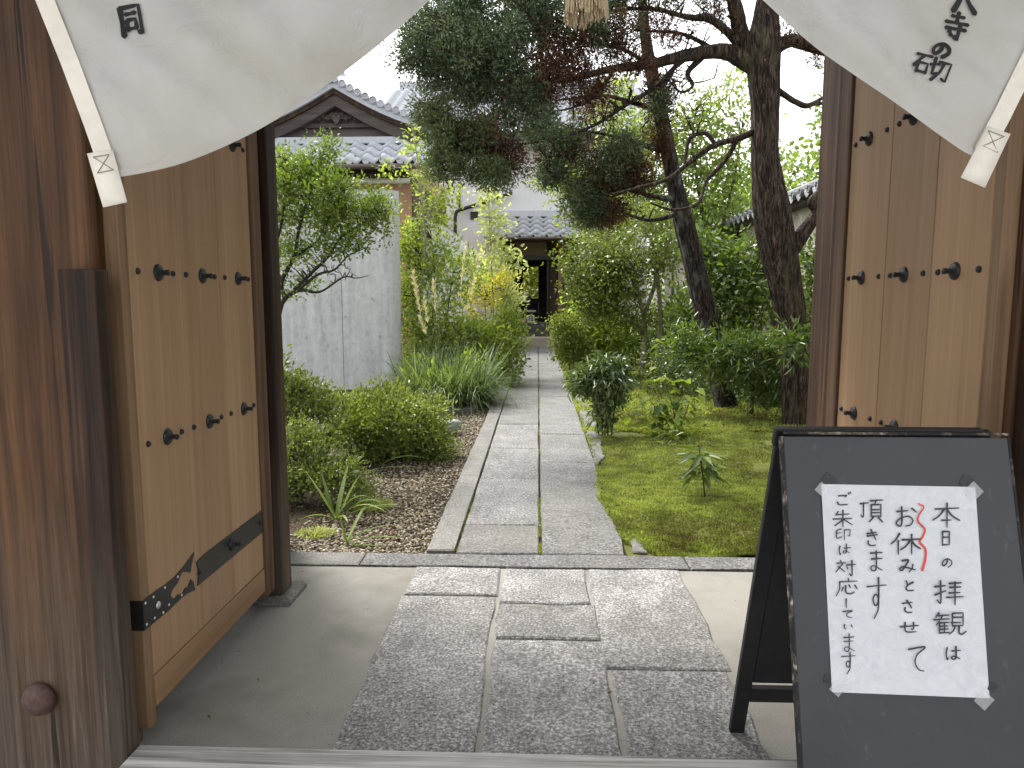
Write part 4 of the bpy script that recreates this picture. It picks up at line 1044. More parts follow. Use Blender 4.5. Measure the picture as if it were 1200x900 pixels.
# ------------------------------------------------------------------ stones and pebbles on the left
def boulder(name, c, R, mat, label, seed, cat='stone'):
    r = np.random.default_rng(seed); mb = MB(); nu, nv = 14, 9; vs = []
    for j in range(nv + 1):
        th = PI * j / nv
        for i in range(nu):
            ph = 2 * PI * i / nu; d = np.array([math.sin(th) * math.cos(ph), math.sin(th) * math.sin(ph), math.cos(th)])
            k = 1 + 0.10 * math.sin(3 * d[0] + seed) * math.cos(2.3 * d[1] + seed) + 0.05 * math.sin(7 * d[2] + 5 * d[0])
            d2 = np.sign(d) * np.abs(d) ** 0.8
            vs.append(np.array(c) + d2 * R * k)
    mb.add(vs, [(j*nu+i, j*nu+(i+1) % nu, (j+1)*nu+(i+1) % nu, (j+1)*nu+i) for j in range(nv) for i in range(nu)])
    o = mb.build(name, mat, None, True); return tag(o, label, cat)
m_rock = speck('river_rock', [(0.3, (0.10, 0.11, 0.11)), (0.5, (0.22, 0.235, 0.235)), (0.7, (0.38, 0.40, 0.40))], 30, 0.8, 0.4)
c = G(529, 506); boulder('rock', (c[0], c[1], .06), (.11, .09, .085), m_rock, 'small rounded grey rock beside the clipped azalea', 2)
c = P(350, 515, 6.6); boulder('rock', (c[0] - .05, 6.6, .17), (.34, .2, .21), m_rock, 'larger smooth grey rock half hidden under the dark bushes by the gate', 5)
stp = slab([tuple(G(*p)[:2]) for p in ((524, 482), (556, 482), (566, 470), (527, 470))], -.06, .04, .01, .006, .2).build('stepping_stone', m_kerb, None)
tag(stp, 'flat grey stepping stone under the edge of the tall grass', 'stepping stone')

ico_v = np.array([(0,0,1),(.9,0,.3),(.28,.85,.3),(-.73,.53,.3),(-.73,-.53,.3),(.28,-.85,.3),(.5,.36,-.6),(-.2,.6,-.6),(-.6,0,-.6),(-.2,-.6,-.6),(.5,-.36,-.6)])
ico_f = np.array([(0,1,2),(0,2,3),(0,3,4),(0,4,5),(0,5,1),(1,6,2),(2,7,3),(3,8,4),(4,9,5),(5,10,1),(2,6,7),(3,7,8),(4,8,9),(5,9,10),(1,10,6)])
def pebbles(n, region, size, mat, name='gravel'):
    p = region(n); n = len(p); R = rng.uniform(size[0], size[1], n); sq = np.stack([rng.uniform(.7, 1.3, n), rng.uniform(.7, 1.3, n), rng.uniform(.45, .8, n)], 1)
    th = rng.uniform(0, 2 * PI, n); V = ico_v[None] * sq[:, None] * R[:, None, None] * rng.uniform(.85, 1.15, (n, 11, 1))
    c_, s_ = np.cos(th)[:, None], np.sin(th)[:, None]
    V = np.stack([V[..., 0] * c_ - V[..., 1] * s_, V[..., 0] * s_ + V[..., 1] * c_, V[..., 2]], -1) + p[:, None]
    F = (np.arange(n)[:, None, None] * 11 + ico_f[None]).reshape(-1, 3)
    return link(name, np_mesh(name, V.reshape(-1, 3), F, np.repeat(rng.uniform(0, 1, n), 15)), mat)
def pebmat():
    t = NT('pebble_stone'); at = t.n('Attribute', attribute_name='var')
    c = t.ramp(at.outputs['Fac'], [(0, (0.03, 0.025, 0.018)), (0.25, (0.10, 0.075, 0.042)), (0.5, (0.21, 0.165, 0.095)), (0.75, (0.29, 0.24, 0.155)), (1, (0.42, 0.39, 0.31))])
    t.set(Base_Color=c, Roughness=0.75); return t.m
def reg_gravel(n):
    y = 4.08 + (11 - 4.08) * rng.uniform(0, 1, n) ** 1.6; x = rng.uniform(-2.6, -0.66, n)
    keep = rng.uniform(size=n) < np.clip((x + 1.62 + .13 * fbm(x, y, 3, 9)) * 3.2 + (y < 4.3) * .8, 0.04, 1)
    x, y = x[keep], y[keep]
    z = -0.035 + soil_h(x, y) * .35 + 0.03 * np.clip((-1.35 - x) * 1.2, 0, 2) + rng.uniform(0, .012, len(x))
    return np.stack([x, y, z], 1)
o = pebbles(30000, reg_gravel, (.005, .015), pebmat()); o['kind'] = 'stuff'
# dry leaf litter
m_litter = leafmat('leaf_litter', [(0.03, 0.018, 0.012), (0.08, 0.045, 0.025), (0.16, 0.10, 0.055), (0.25, 0.19, 0.12)], 0.1, .8, .1)
def litter(n, xr, yr, hf, name, sz=0.04):
    x, y = rng.uniform(*xr, n), yr[0] + (yr[1] - yr[0]) * rng.uniform(0, 1, n) ** 1.4
    k = fbm(x, y, 2.5, 21) > 0.1; x, y = x[k], y[k]; n = len(x)
    pos = np.stack([x, y, hf(x, y) + rng.uniform(.002, .02, n)], 1); d = rng.normal(size=(n, 3)); d[:, 2] *= .25
    nr = rng.normal(size=(n, 3)) * .4 + np.array([0, 0, 1])
    o = link(name, leaf_mesh(name, pos, d, nr, sz * rng.uniform(.5, 1.3, n), sz * .45, rng.uniform(0, 1, n), 'oval', .4, .3), m_litter); o['kind'] = 'stuff'; return o
litter(5000, (-2.8, -0.7), (4.1, 9), lambda x, y: -0.035 + soil_h(x, y) * .35 + 0.03 * np.clip((-1.35 - x) * 1.2, 0, 2), 'leaf_litter', .03)
litter(5000, (1.6, 4.2), (5.0, 13), lambda x, y: -0.035 + moss_h(x, y), 'leaf_litter', .05)
n = 110; fx, fy = rng.uniform(-1.5, 1.5, n), rng.uniform(2.2, 3.84, n); fx[:45] = rng.choice([A0, A1, A2, A3, -1.3], 45) + rng.normal(size=45) * .012
o = link('floor_scraps', leaf_mesh('floor_scraps', np.stack([fx, fy, np.full(n, .004)], 1), np.stack([rng.normal(size=n), rng.normal(size=n), np.full(n, .15)], 1), rng.normal(size=(n, 3)) * .3 + np.array([0, 0, 1]), rng.uniform(.004, .014, n), .005, rng.uniform(0, .8, n), 'diamond', .4, .3), m_litter); o['kind'] = 'stuff'
# needles and dead bits on the moss
n = 1500; fx, fy = rng.uniform(.6, 3.2, n), 4.1 + 5 * rng.uniform(0, 1, n) ** 1.4
o = link('moss_litter', leaf_mesh('moss_litter', np.stack([fx, fy, moss_h(fx, fy) - .018], 1), np.stack([rng.normal(size=n), rng.normal(size=n), rng.normal(size=n) * .2], 1), rng.normal(size=(n, 3)) * .3 + np.array([0, 0, 1]), rng.uniform(.01, .04, n), .005, rng.uniform(0, .8, n), 'diamond', .3, .2), m_litter); o['kind'] = 'stuff'
# moss
def moss(n, yr, sz):
    y = yr[0] + (yr[1] - yr[0]) * rng.uniform(0, 1, n) ** 1.7; x = rng.uniform(0.42, 4.2, n)
    edge = 0.545 - 0.10 * np.exp(-((y - 5.35) / .55) ** 2) + .02 * fbm(x * 0, y, 6, 30) + .18 * (y < 4.35) * (4.35 - y) / .3
    x_ok = x > edge
    spot = sum(np.exp(-(((x - a) / c_) ** 2 + ((y - b) / d_) ** 2)) for a, b, c_, d_ in ((1.30, 5.42, .10, .07), (2.05, 6.3, .42, .28), (1.05, 4.95, .12, .05), (1.1, 7.9, .5, .25), (1.5, 4.75, .12, .05), (2.6, 7.4, .5, .4)))
    bare = -1.9 * spot + fbm(x, y, 1.7, 31) + .5 * fbm(x, y, 5, 32) - 0.25 * np.clip(x - 1.3, 0, 2)
    k = x_ok & (bare > -1.5) ; x, y, bare = x[k], y[k], bare[k]; n = len(x)
    h = np.where(x > .55, moss_h(x, y), moss_h(np.full_like(x, .56), y))
    pos = np.stack([x, y, -.037 + np.maximum(h, .012 + .03 * (x < .56)) + .004], 1)
    d = rng.normal(size=(n, 3)) * .75; d[:, 2] = 1.0; nr = rng.normal(size=(n, 3))
    patch = np.clip(.58 + .3 * fbm(x, y, 3.2, 33) + .22 * fbm(x, y, 14, 34) + .12 * np.minimum(bare, .3), 0, 1)
    var = np.clip(patch * .8 + rng.uniform(-.2, .3, n), 0, 1)
    lump = np.clip(.95 + .42 * fbm(x, y, 26, 36) + .25 * fbm(x, y, 9, 37), .35, 2.0)
    pos[:, 2] += (lump - .9) * .008; var = np.clip(var + (lump - .95) * .22, 0, 1)
    return leaf_mesh('moss', pos, d, nr, lump * sz * rng.uniform(.6, 1.5, n), sz * .55, var, 'diamond', .2, .3)
o = link('moss', moss(170000, (4.075, 8), .017), m_moss); o['kind'] = 'stuff'
o = link('moss', moss(70000, (8, 17), .03), m_moss); o['kind'] = 'stuff'
# weeds in the joint of the path
n = 2600; y = 4.1 + 9 * rng.uniform(0, 1, n) ** 1.5; xx = np.where(rng.uniform(size=n) < .65, XS + rng.normal(size=n) * .005, XR0 - .001 + rng.normal(size=n) * .004)
k = fbm(xx * 0 + 3, y, 5, 40) > .1; pos = np.stack([xx, y, np.full(n, -.014)], 1)[k]; n = len(pos); d = rng.normal(size=(n, 3)) * .6; d[:, 2] = 1
o = link('joint_weeds', leaf_mesh('joint_weeds', pos, d, rng.normal(size=(n, 3)), .024 * rng.uniform(.5, 1.4, n), .008, rng.uniform(.2, .9, n), 'diamond'), m_moss); o['kind'] = 'stuff'

# ------------------------------------------------------------------ plants: leaf colours
m_azalea = leafmat('azalea_leaves', [(0.05, 0.07, 0.02), (0.10, 0.135, 0.03), (0.165, 0.215, 0.042), (0.26, 0.31, 0.07)], 0.3, .4)
m_holly = leafmat('clipped_shrub_leaves', [(0.05, 0.085, 0.02), (0.10, 0.16, 0.028), (0.17, 0.24, 0.04), (0.26, 0.32, 0.06)], 0.35, .4)
m_darkleaf = leafmat('dark_leaves', [(0.022, 0.042, 0.015), (0.045, 0.08, 0.024), (0.085, 0.13, 0.038), (0.14, 0.195, 0.06)], 0.25, .3, .6)
m_glossy = leafmat('glossy_leaves', [(0.03, 0.055, 0.016), (0.065, 0.115, 0.025), (0.12, 0.18, 0.036), (0.2, 0.26, 0.06)], 0.35, .28, .6)
m_fresh = leafmat('fresh_green_leaves', [(0.08, 0.13, 0.025), (0.17, 0.24, 0.045), (0.27, 0.35, 0.075), (0.38, 0.45, 0.13)], 0.5, .4)
m_maple = leafmat('maple_leaves', [(0.08, 0.125, 0.03), (0.14, 0.20, 0.05), (0.21, 0.275, 0.08), (0.30, 0.36, 0.13)], 0.5, .45)
m_yellow = leafmat('yellow_leaves', [(0.30, 0.32, 0.05), (0.46, 0.43, 0.06), (0.64, 0.56, 0.09), (0.42, 0.48, 0.12)], 0.45, .45)
m_palel = leafmat('pale_leaves', [(0.22, 0.28, 0.11), (0.34, 0.39, 0.19), (0.46, 0.49, 0.28), (0.56, 0.57, 0.38)], 0.45, .5)
m_grass = leafmat('tall_grass', [(0.035, 0.065, 0.02), (0.07, 0.115, 0.036), (0.12, 0.175, 0.06), (0.28, 0.33, 0.19)], 0.3, .4)
m_plume = leafmat('grass_plumes', [(0.5, 0.46, 0.38), (0.66, 0.62, 0.54)], 0.4, .8, .1)
m_conif = leafmat('conifer_sprays', [(0.03, 0.048, 0.022), (0.062, 0.092, 0.046), (0.115, 0.155, 0.082), (0.19, 0.235, 0.14)], 0.15, .6, .2)
m_conif2 = leafmat('mossy_conifer_sprays', [(0.04, 0.06, 0.025), (0.08, 0.11, 0.045), (0.13, 0.17, 0.075), (0.17, 0.21, 0.10)], 0.2, .6, .2)
m_brown = leafmat('dead_conifer_sprays', [(0.03, 0.016, 0.010), (0.065, 0.033, 0.020), (0.115, 0.06, 0.036), (0.18, 0.10, 0.06)], 0.15, .8, .1)
m_rustl = leafmat('rusty_conifer_sprays', [(0.14, 0.06, 0.03), (0.25, 0.10, 0.045), (0.32, 0.16, 0.07)], 0.2, .8, .1)
m_strap = leafmat('strap_leaves', [(0.06, 0.11, 0.025), (0.10, 0.17, 0.035), (0.16, 0.23, 0.05), (0.22, 0.26, 0.08)], 0.3, .28, .6)
m_far = leafmat('far_leaves', [(0.09, 0.15, 0.04), (0.14, 0.21, 0.05), (0.20, 0.27, 0.07)], 0.4, .6, .2)

def plant(name, loc, label, cat, group=None): return empty(name, tuple(float(q) for q in loc), label, cat, group)
def branch_part(root, lines, mat, name='trunk', sides=8, jit=.05, extra=None):
    sk = []
    for ln in lines:
        mb = MB(); p, r = pxline(ln); mb.tube(p, r, sides, jit); sk += list(p)
        smooth(mb.build(name, mat, root))
    if extra is not None:
        mb = MB(); twigs(mb, sk, extra[0], extra[1]); smooth(mb.build('twig', mat, root))['kind'] = 'stuff'
    return sk

# clipped tree-like shrub in front of the concrete wall
t = plant('clipped_shrub', G(318, 560), 'tall clipped shrub with bare dark stems and small bright leaves before the concrete wall', 'shrub')
Yq = 6.4
bl = [blob(345, 212, Yq, 36, 24, 40), blob(395, 226, Yq - .1, 40, 22, 40), blob(438, 244, Yq, 26, 12, 20), blob(340, 250, Yq + .1, 34, 26, 32), blob(390, 258, Yq, 42, 20, 34), blob(383, 180, Yq, 9, 8, 6), blob(384, 166, Yq, 3, 6, 3), blob(340, 290, Yq, 30, 18, 16), blob(390, 290, Yq - .1, 28, 12, 11), blob(325, 195, Yq + .1, 18, 14, 12), blob(416, 282, Yq, 22, 9, 8), blob(345, 335, Yq, 28, 10, 6), blob(446, 264, Yq, 16, 6, 7), blob(360, 195, Yq, 24, 10, 12)]
cs, out = clumps(bl, .3)
sk = branch_part(t, [[(300, 560, Yq, .04), (312, 440, Yq, .034), (326, 370, Yq, .026), (334, 350, Yq, .024), (352, 340, Yq, .018), (375, 342, Yq, .011), (402, 325, Yq, .008), (418, 326, Yq, .005), (432, 323, Yq, .003)],
    [(334, 350, Yq, .022), (330, 330, Yq, .02), (345, 300, Yq, .017), (350, 270, Yq, .014), (360, 235, Yq, .01), (372, 205, Yq, .007), (382, 165, Yq, .004)],
    [(345, 340, Yq, .02), (365, 320, Yq, .016), (385, 300, Yq, .013), (400, 278, Yq, .01), (425, 262, Yq, .007), (450, 250, Yq, .004)],
    [(330, 335, Yq, .018), (322, 300, Yq, .015), (330, 260, Yq, .012), (335, 220, Yq, .008), (338, 190, Yq, .005)],
    [(352, 338, Yq - .1, .014), (372, 322, Yq - .1, .012), (392, 316, Yq - .1, .009), (408, 300, Yq - .1, .006), (430, 290, Yq - .1, .004)],
    [(347, 300, Yq, .013), (372, 282, Yq, .011), (385, 255, Yq, .009), (400, 225, Yq, .006)]], m_twigdark, 'stem', 7, .08, (np.concatenate([cs, clumps([blob(380, 310, Yq, 46, 24, 45), blob(345, 320, Yq, 30, 24, 30)], .1)[0]]), .006))
leaf_cloud(cs, out, 34, .062, .034, .017, 'foliage', m_holly, t, 'diamond', .5, .7, .6)

# low bushes by the gate
t = plant('dark_bush', G(330, 560), 'spreading dark-leaved bush reaching in over the rock beside the left gate post', 'bush')
bl = [blob(345, 460, 6.0, 40, 26, 34), blob(378, 482, 6.0, 22, 16, 16), blob(325, 490, 6.0, 40, 30, 30), blob(312, 440, 6.0, 26, 24, 18), blob(355, 500, 5.9, 18, 12, 7)]
cs, out = clumps(bl, .3)
branch_part(t, [[(310, 570, 6.0, .025), (318, 520, 6.0, .02), (330, 480, 6, .015), (350, 462, 6, .01), (375, 470, 6, .006)], [(318, 520, 6, .015), (312, 470, 6, .012), (316, 435, 6, .007)]], m_twigdark, 'stem', 6, .08, (cs, .005))
leaf_cloud(cs, out, 40, .06, .036, .018, 'foliage', m_azalea, t, 'diamond', .5, .7, .6)
t = plant('low_bush', G(365, 610), 'low olive-green bush crowding the foot of the left gate post above the strap leaves', 'bush')
bl = [blob(350, 545, 5.2, 50, 36, 56), blob(395, 560, 5.1, 34, 22, 28), blob(350, 510, 5.3, 32, 16, 20), blob(420, 575, 5.1, 18, 10, 8), blob(325, 575, 5.1, 30, 30, 20)]
cs, out = clumps(bl, .35)
branch_part(t, [[(355, 612, 5.15, .018), (352, 575, 5.2, .014), (345, 540, 5.2, .008)], [(362, 608, 5.15, .014), (385, 578, 5.15, .01), (410, 570, 5.1, .005)]], m_twig, 'stem', 6, .08, (cs, .005))
leaf_cloud(cs, out, 44, .055, .026, .013, 'foliage', m_azalea, t, 'diamond', .5, .7, .6, vspread=.5)
t = plant('round_azalea', G(460, 545), 'dense rounded azalea clipped into a dome beside the gravel', 'azalea')
Ya = 6.75
bl = [blob(460, 490, Ya, 66, 34, 130, .9), blob(425, 505, Ya, 42, 32, 60), blob(495, 510, Ya, 36, 30, 50), blob(455, 475, Ya, 45, 22, 50), blob(515, 528, Ya, 18, 14, 12), blob(400, 480, Ya + .1, 22, 18, 18), blob(460, 530, Ya, 60, 14, 40)]
cs, out = clumps(bl, .5)
branch_part(t, [[(455, 548, Ya, .03), (452, 520, Ya, .022), (440, 490, Ya, .012)], [(462, 548, Ya, .025), (480, 520, Ya, .018), (500, 500, Ya, .009)], [(450, 548, Ya, .022), (425, 520, Ya, .014), (410, 500, Ya, .008)]], m_twigdark, 'stem', 6, .08, (cs[::2], .005))
leaf_cloud(cs, out, 46, .06, .032, .016, 'foliage', m_azalea, t, 'diamond', .6, .7, .55, vspread=.5, vbase=.08)

# strap-leaved clumps: every leaf a part
def strap_plant(base, label, leaves, grp):
    root = plant('strap_leaf_plant', base, label, 'plant', grp); bx = np.array(base)
    for (az, el, L, wd, cu) in leaves:
        L *= 1.35; wd *= 1.25
        a, e = math.radians(az), math.radians(el); d = np.array([[math.cos(e) * math.cos(a), math.cos(e) * math.sin(a), math.sin(e)]])
        me = blade_mesh('leaf', (bx + rng.normal(size=3) * .008 * np.array([1, 1, 0]))[None], d, [L], [wd], [cu], [random.uniform(.1, .95)], 8)
        o = smooth(link('leaf', me, m_strap, root))
c = G(398, 606, 0)
strap_plant((c[0] - .02, c[1], -.02), 'upper of the two strap-leaved plants, its arching leaves standing by the low bush', [(0, 52, .38, .034, .55), (-10, 48, .42, .032, .62), (170, 60, .34, .028, .12), (150, 72, .3, .03, .1), (10, 30, .4, .026, .35), (70, 70, .36, .034, .2), (-60, 40, .26, .026, .5), (20, 60, .44, .03, .7), (200, 35, .22, .024, .5), (40, 65, .3, .03, .2)], 'strap-leaved plants')
c = G(406, 634, 0)
strap_plant((c[0], c[1], -.02), 'lower of the two strap-leaved plants, with pale young leaves on the gravel edge', [(165, 75, .17, .022, .05), (10, 38, .26, .026, .3), (0, 22, .3, .026, .28), (60, 60, .22, .024, .2), (30, 62, .24, .024, .1), (-20, 10, .2, .018, .1)], 'strap-leaved plants')
c = G(470, 556)
strap_plant((c[0] - .25, c[1] + .1, .02), 'single long pale strap leaf leaning out from under the round azalea', [(0, 38, .48, .02, .5), (5, 12, .35, .014, .2)], 'strap-leaved plants')
# mossy tuft of fine grass
def tuft(c, R, n, L, name, label, cat, mat, lean=.5, group=None, W=.004, z0=-.02):
    root = plant(name, c, label, cat, group); th = rng.uniform(0, 2*PI, n); r = R * rng.uniform(0, 1, n) ** .6
    pos = np.stack([c[0] + r * np.cos(th), c[1] + r * np.sin(th) * .8, np.full(n, z0)], 1)
    d = np.stack([np.cos(th) * lean, np.sin(th) * lean, np.ones(n)], 1) + rng.normal(size=(n, 3)) * .3
    me = blade_mesh('blades', pos, d, L * rng.uniform(.6, 1.2, n), W * rng.uniform(.7, 1.3, n), rng.uniform(.2, .9, n), rng.uniform(0.2, 1, n), 4)
    o = link('blades', me, mat, root); o['kind'] = 'stuff'; return root
c = G(432, 590); tuft(c, .17, 900, .085, 'fine_grass_tuft', 'fine yellow-green grass tuft on the gravel between the bush and the strap leaves', 'grass tuft', m_moss, .6)
c = G(370, 622); tuft(c, .13, 500, .05, 'moss_cushion', 'small dark moss cushion on the bare soil by the left gate post', 'moss', m_mossbase and m_moss, .6)

# tall grass with plumes
Yg = 10.2
t = plant('pampas_grass', G(535, 476), 'large fountain of tall grass with thin pale plumes beside the path', 'grass')
n = 3400; cx, cy = P(522, 470, Yg)[0], Yg
th = rng.uniform(0, 2*PI, n); r = .55 * rng.uniform(0, 1, n) ** .6
pos = np.stack([cx + r * np.cos(th) * 1.1, cy + r * np.sin(th), np.full(n, -.03)], 1)
ln = rng.uniform(.0, .7, n); th = th + rng.normal(size=n) * .9; d = np.stack([np.cos(th) * ln, np.sin(th) * ln, np.ones(n)], 1) + rng.normal(size=(n, 3)) * .22
me = blade_mesh('blades', pos, d, rng.uniform(.45, 1.6, n), rng.uniform(.009, .022, n), rng.uniform(.25, 1.0, n), rng.uniform(0, 1, n), 6)
o = link('blades', me, m_grass, t); o['kind'] = 'stuff'
for (px, py, qx, qy) in ((487, 335, 505, 430), (497, 352, 512, 430), (484, 318, 500, 430), (508, 330, 515, 430), (560, 300, 540, 430), (546, 285, 530, 430), (492, 372, 515, 430)):
    a, b = P(px, py, Yg - .1), P(qx, qy, Yg)
    MB().tube(crom([b, (a + b) / 2 + np.array([.02, 0, .03]), a], 4), list(np.linspace(.004, .0018, 9)), 5).build('stalk', m_palel and m_twiggreen, t)
    n = 70; tt = rng.uniform(0, .36, n); base = a + (b - a) * tt[:, None]; dd = (a - b) / np.linalg.norm(a - b) + rng.normal(size=(n, 3)) * .28
    o = link('plume', leaf_mesh('plume', base, dd, rng.normal(size=(n, 3)), .09, .007, rng.uniform(0, 1, n), 'diamond'), m_plume, t); o['kind'] = 'stuff'

def bush(name, base, label, cat, blobs, mat, per, cr, L, W, stems, smat=None, inner=.35, shape='diamond', tw=.006, group=None, **kw):
    root = plant(name, base, label, cat, group); cs, out = clumps(blobs, inner)
    branch_part(root, stems, smat or m_twig, 'stem', 6, .08, (cs if len(cs) < 260 else cs[::2], tw))
    leaf_cloud(cs, out, per, cr, L, W, 'foliage', mat, root, shape, **kw); return root
# left border of the path
bush('nandina', G(500, 472), 'leafy green nandina standing tight against the rounded end of the concrete wall', 'shrub',
     [blob(497, 300, 12.4, 18, 36, 20), blob(520, 315, 12.4, 24, 36, 24), blob(504, 370, 12.3, 24, 36, 24), blob(490, 400, 12.2, 12, 40, 16), blob(474, 300, 12.6, 14, 30, 24), blob(474, 360, 12.5, 14, 36, 28), blob(476, 420, 12.4, 14, 36, 26), blob(482, 268, 12.7, 12, 12, 8), blob(525, 380, 12.3, 22, 30, 18), blob(548, 325, 12.4, 18, 25, 12)], m_fresh, 26, .13, .085, .028,
     [[(503, 462, 12.4, .02), (505, 400, 12.4, .016), (509, 330, 12.4, .01), (506, 280, 12.4, .005)], [(510, 462, 12.4, .018), (521, 390, 12.4, .012), (531, 320, 12.4, .006)], [(500, 462, 12.4, .016), (494, 380, 12.4, .01), (493, 300, 12.4, .005)]], m_twigdark, up=.1)
bush('green_shrub', G(585, 458), 'bright green low shrub spilling onto the left edge of the path', 'shrub',
     [blob(588, 415, 12.6, 24, 30, 60), blob(570, 430, 12.2, 26, 24, 44), blob(596, 385, 12.8, 16, 26, 28), blob(565, 395, 12.4, 28, 26, 40), blob(585, 445, 12.2, 18, 10, 16), blob(545, 442, 11.0, 22, 20, 22), blob(520, 455, 10.0, 22, 14, 20), blob(492, 440, 10.6, 14, 24, 18), blob(540, 400, 12.2, 24, 26, 26), blob(515, 410, 12.2, 24, 30, 22)], m_fresh, 30, .11, .07, .03,
     [[(580, 458, 12.5, .02), (582, 420, 12.5, .014), (590, 385, 12.6, .006)], [(572, 458, 12.4, .016), (565, 425, 12.4, .01), (560, 395, 12.4, .005)]], m_twig)
bush('yellow_shrub', G(575, 450), 'shrub turning golden yellow above the green shrub on the left of the path', 'shrub',
     [blob(568, 337, 12.9, 22, 11, 14), blob(587, 331, 12.9, 14, 7, 8), blob(560, 353, 12.8, 24, 12, 13), blob(555, 370, 12.8, 16, 9, 7), blob(578, 352, 12.8, 12, 8, 4)], m_yellow, 20, .10, .055, .026,
     [[(572, 455, 13, .016), (570, 400, 13, .012), (568, 350, 12.9, .007)]], m_twigdark)
bush('feathery_shrub', G(600, 440), 'tall feathery light green shrub beside the hall entrance', 'shrub',
     [blob(587, 345, 14, 15, 20, 20), blob(594, 368, 14, 14, 20, 26), blob(575, 320, 14, 22, 18, 22), blob(555, 310, 14, 20, 14, 14), blob(600, 345, 14, 6, 12, 6)], m_palel, 24, .11, .07, .022,
     [[(592, 445, 14, .016), (592, 390, 14, .012), (588, 340, 14, .006)], [(588, 445, 14, .014), (575, 360, 14, .009), (566, 310, 14, .005)]], m_twig)
# slender pale sapling
t = plant('pale_sapling', G(578, 450), 'slender sapling with pale yellowish leaves rising in front of the porch roof', 'sapling')
sk = branch_part(t, [[(580, 455, 13.4, .016), (579, 380, 13.4, .013), (576, 310, 13.4, .01), (573, 250, 13.4, .007), (569, 218, 13.4, .004)], [(578, 330, 13.4, .007), (590, 305, 13.4, .005), (606, 292, 13.4, .003)], [(577, 345, 13.4, .007), (595, 325, 13.4, .005), (612, 312, 13.4, .003)]], m_twigpale, 'stem', 6)
bl = [blob(570, 232, 13.4, 16, 14, 14), blob(577, 262, 13.4, 17, 16, 20), blob(580, 292, 13.4, 18, 16, 20), blob(602, 296, 13.4, 9, 6, 3), blob(608, 312, 13.4, 7, 5, 3), blob(582, 318, 13.4, 14, 12, 12)]
cs, out = clumps(bl, .2); mb = MB(); twigs(mb, sk, cs, .004); mb.build('twig', m_twigpale, t)['kind'] = 'stuff'
leaf_cloud(cs, out, 11, .10, .085, .036, 'foliage', m_palel, t, 'oval', up=-.1, vspread=.4)
# climbing vine on a thin tree
t = plant('climbing_vine', G(486, 466), 'thin pale-stemmed climber with fresh green leaves in front of the gabled house', 'climber')
sk = branch_part(t, [[(488, 466, 12.2, .018), (487, 380, 12.2, .016), (498, 300, 12.2, .014), (496, 250, 12.2, .012), (492, 210, 12.2, .01), (486, 165, 12.2, .007), (480, 140, 12.2, .004)], [(497, 262, 12.2, .009), (510, 235, 12.2, .007), (525, 215, 12.2, .004)], [(494, 225, 12.2, .008), (478, 200, 12.2, .005), (462, 196, 12.2, .003)]], m_twigpale, 'stem', 6)
bl = [blob(484, 165, 12.6, 10, 16, 8), blob(490, 205, 12.6, 14, 18, 9), blob(510, 228, 12.6, 20, 14, 13), blob(525, 235, 12.6, 14, 12, 8), blob(497, 248, 12.6, 14, 12, 9), blob(461, 198, 12.6, 7, 6, 3), blob(520, 258, 12.6, 16, 10, 8)]
cs, out = clumps(bl, .2); mb = MB(); twigs(mb, sk, cs, .004); mb.build('twig', m_twigpale, t)['kind'] = 'stuff'
leaf_cloud(cs, out, 13, .10, .065, .036, 'foliage', m_fresh, t, 'oval', up=0, vspread=.4)

# ------------------------------------------------------------------ right side
bush('round_bush', G(668, 440), 'low rounded small-leaved bush at the right edge of the path near the hall', 'bush',
     [blob(664, 402, 13.6, 19, 26, 60), blob(676, 415, 13.6, 17, 20, 44), blob(657, 380, 13.6, 9, 14, 14), blob(670, 385, 13.6, 13, 16, 24)], m_azalea, 34, .10, .045, .024,
     [[(668, 440, 13.6, .02), (666, 410, 13.6, .012), (662, 380, 13.6, .006)]], m_twig, vbase=.25)
bush('fern_shrub', G(700, 445), 'bright lime-green drooping leafy plant between the round bush and the nandina', 'shrub',
     [blob(692, 372, 14.2, 22, 18, 22), blob(704, 392, 14, 24, 18, 24), blob(718, 408, 13.8, 18, 18, 16), blob(680, 363, 14.4, 14, 10, 9), blob(702, 425, 13.8, 16, 10, 10)], m_fresh, 16, .13, .17, .04,
     [[(704, 440, 14, .015), (700, 400, 14, .01), (692, 370, 14.2, .006)]], m_twiggreen, shape='oval', up=-.25, bend=.35, vbase=.15)
# many-stemmed small-leaved tree
t = plant('multi_stem_tree', G(748, 425), 'pale multi-stemmed tree with tiny green leaves arching over the right of the path', 'tree')
Ym = 13.2
stems = [[(752, 432, Ym, .05), (756, 390, Ym, .045), (752, 360, Ym, .042), (738, 320, Ym, .035), (715, 295, Ym, .022), (692, 285, Ym, .01)], [(754, 372, Ym, .04), (768, 330, Ym, .036), (770, 300, Ym, .03), (755, 270, Ym, .02), (735, 255, Ym, .01)], [(768, 325, Ym, .03), (782, 290, Ym, .022), (790, 250, Ym, .01)], [(745, 340, Ym, .03), (725, 335, Ym, .02), (700, 330, Ym, .012), (675, 335, Ym, .006)], [(754, 390, Ym, .03), (735, 370, Ym, .02), (712, 365, Ym, .009)], [(740, 322, Ym, .024), (725, 300, Ym, .02), (705, 268, Ym, .012), (690, 245, Ym, .006)], [(772, 425, Ym, .045), (774, 370, Ym, .04), (770, 320, Ym, .034)]]
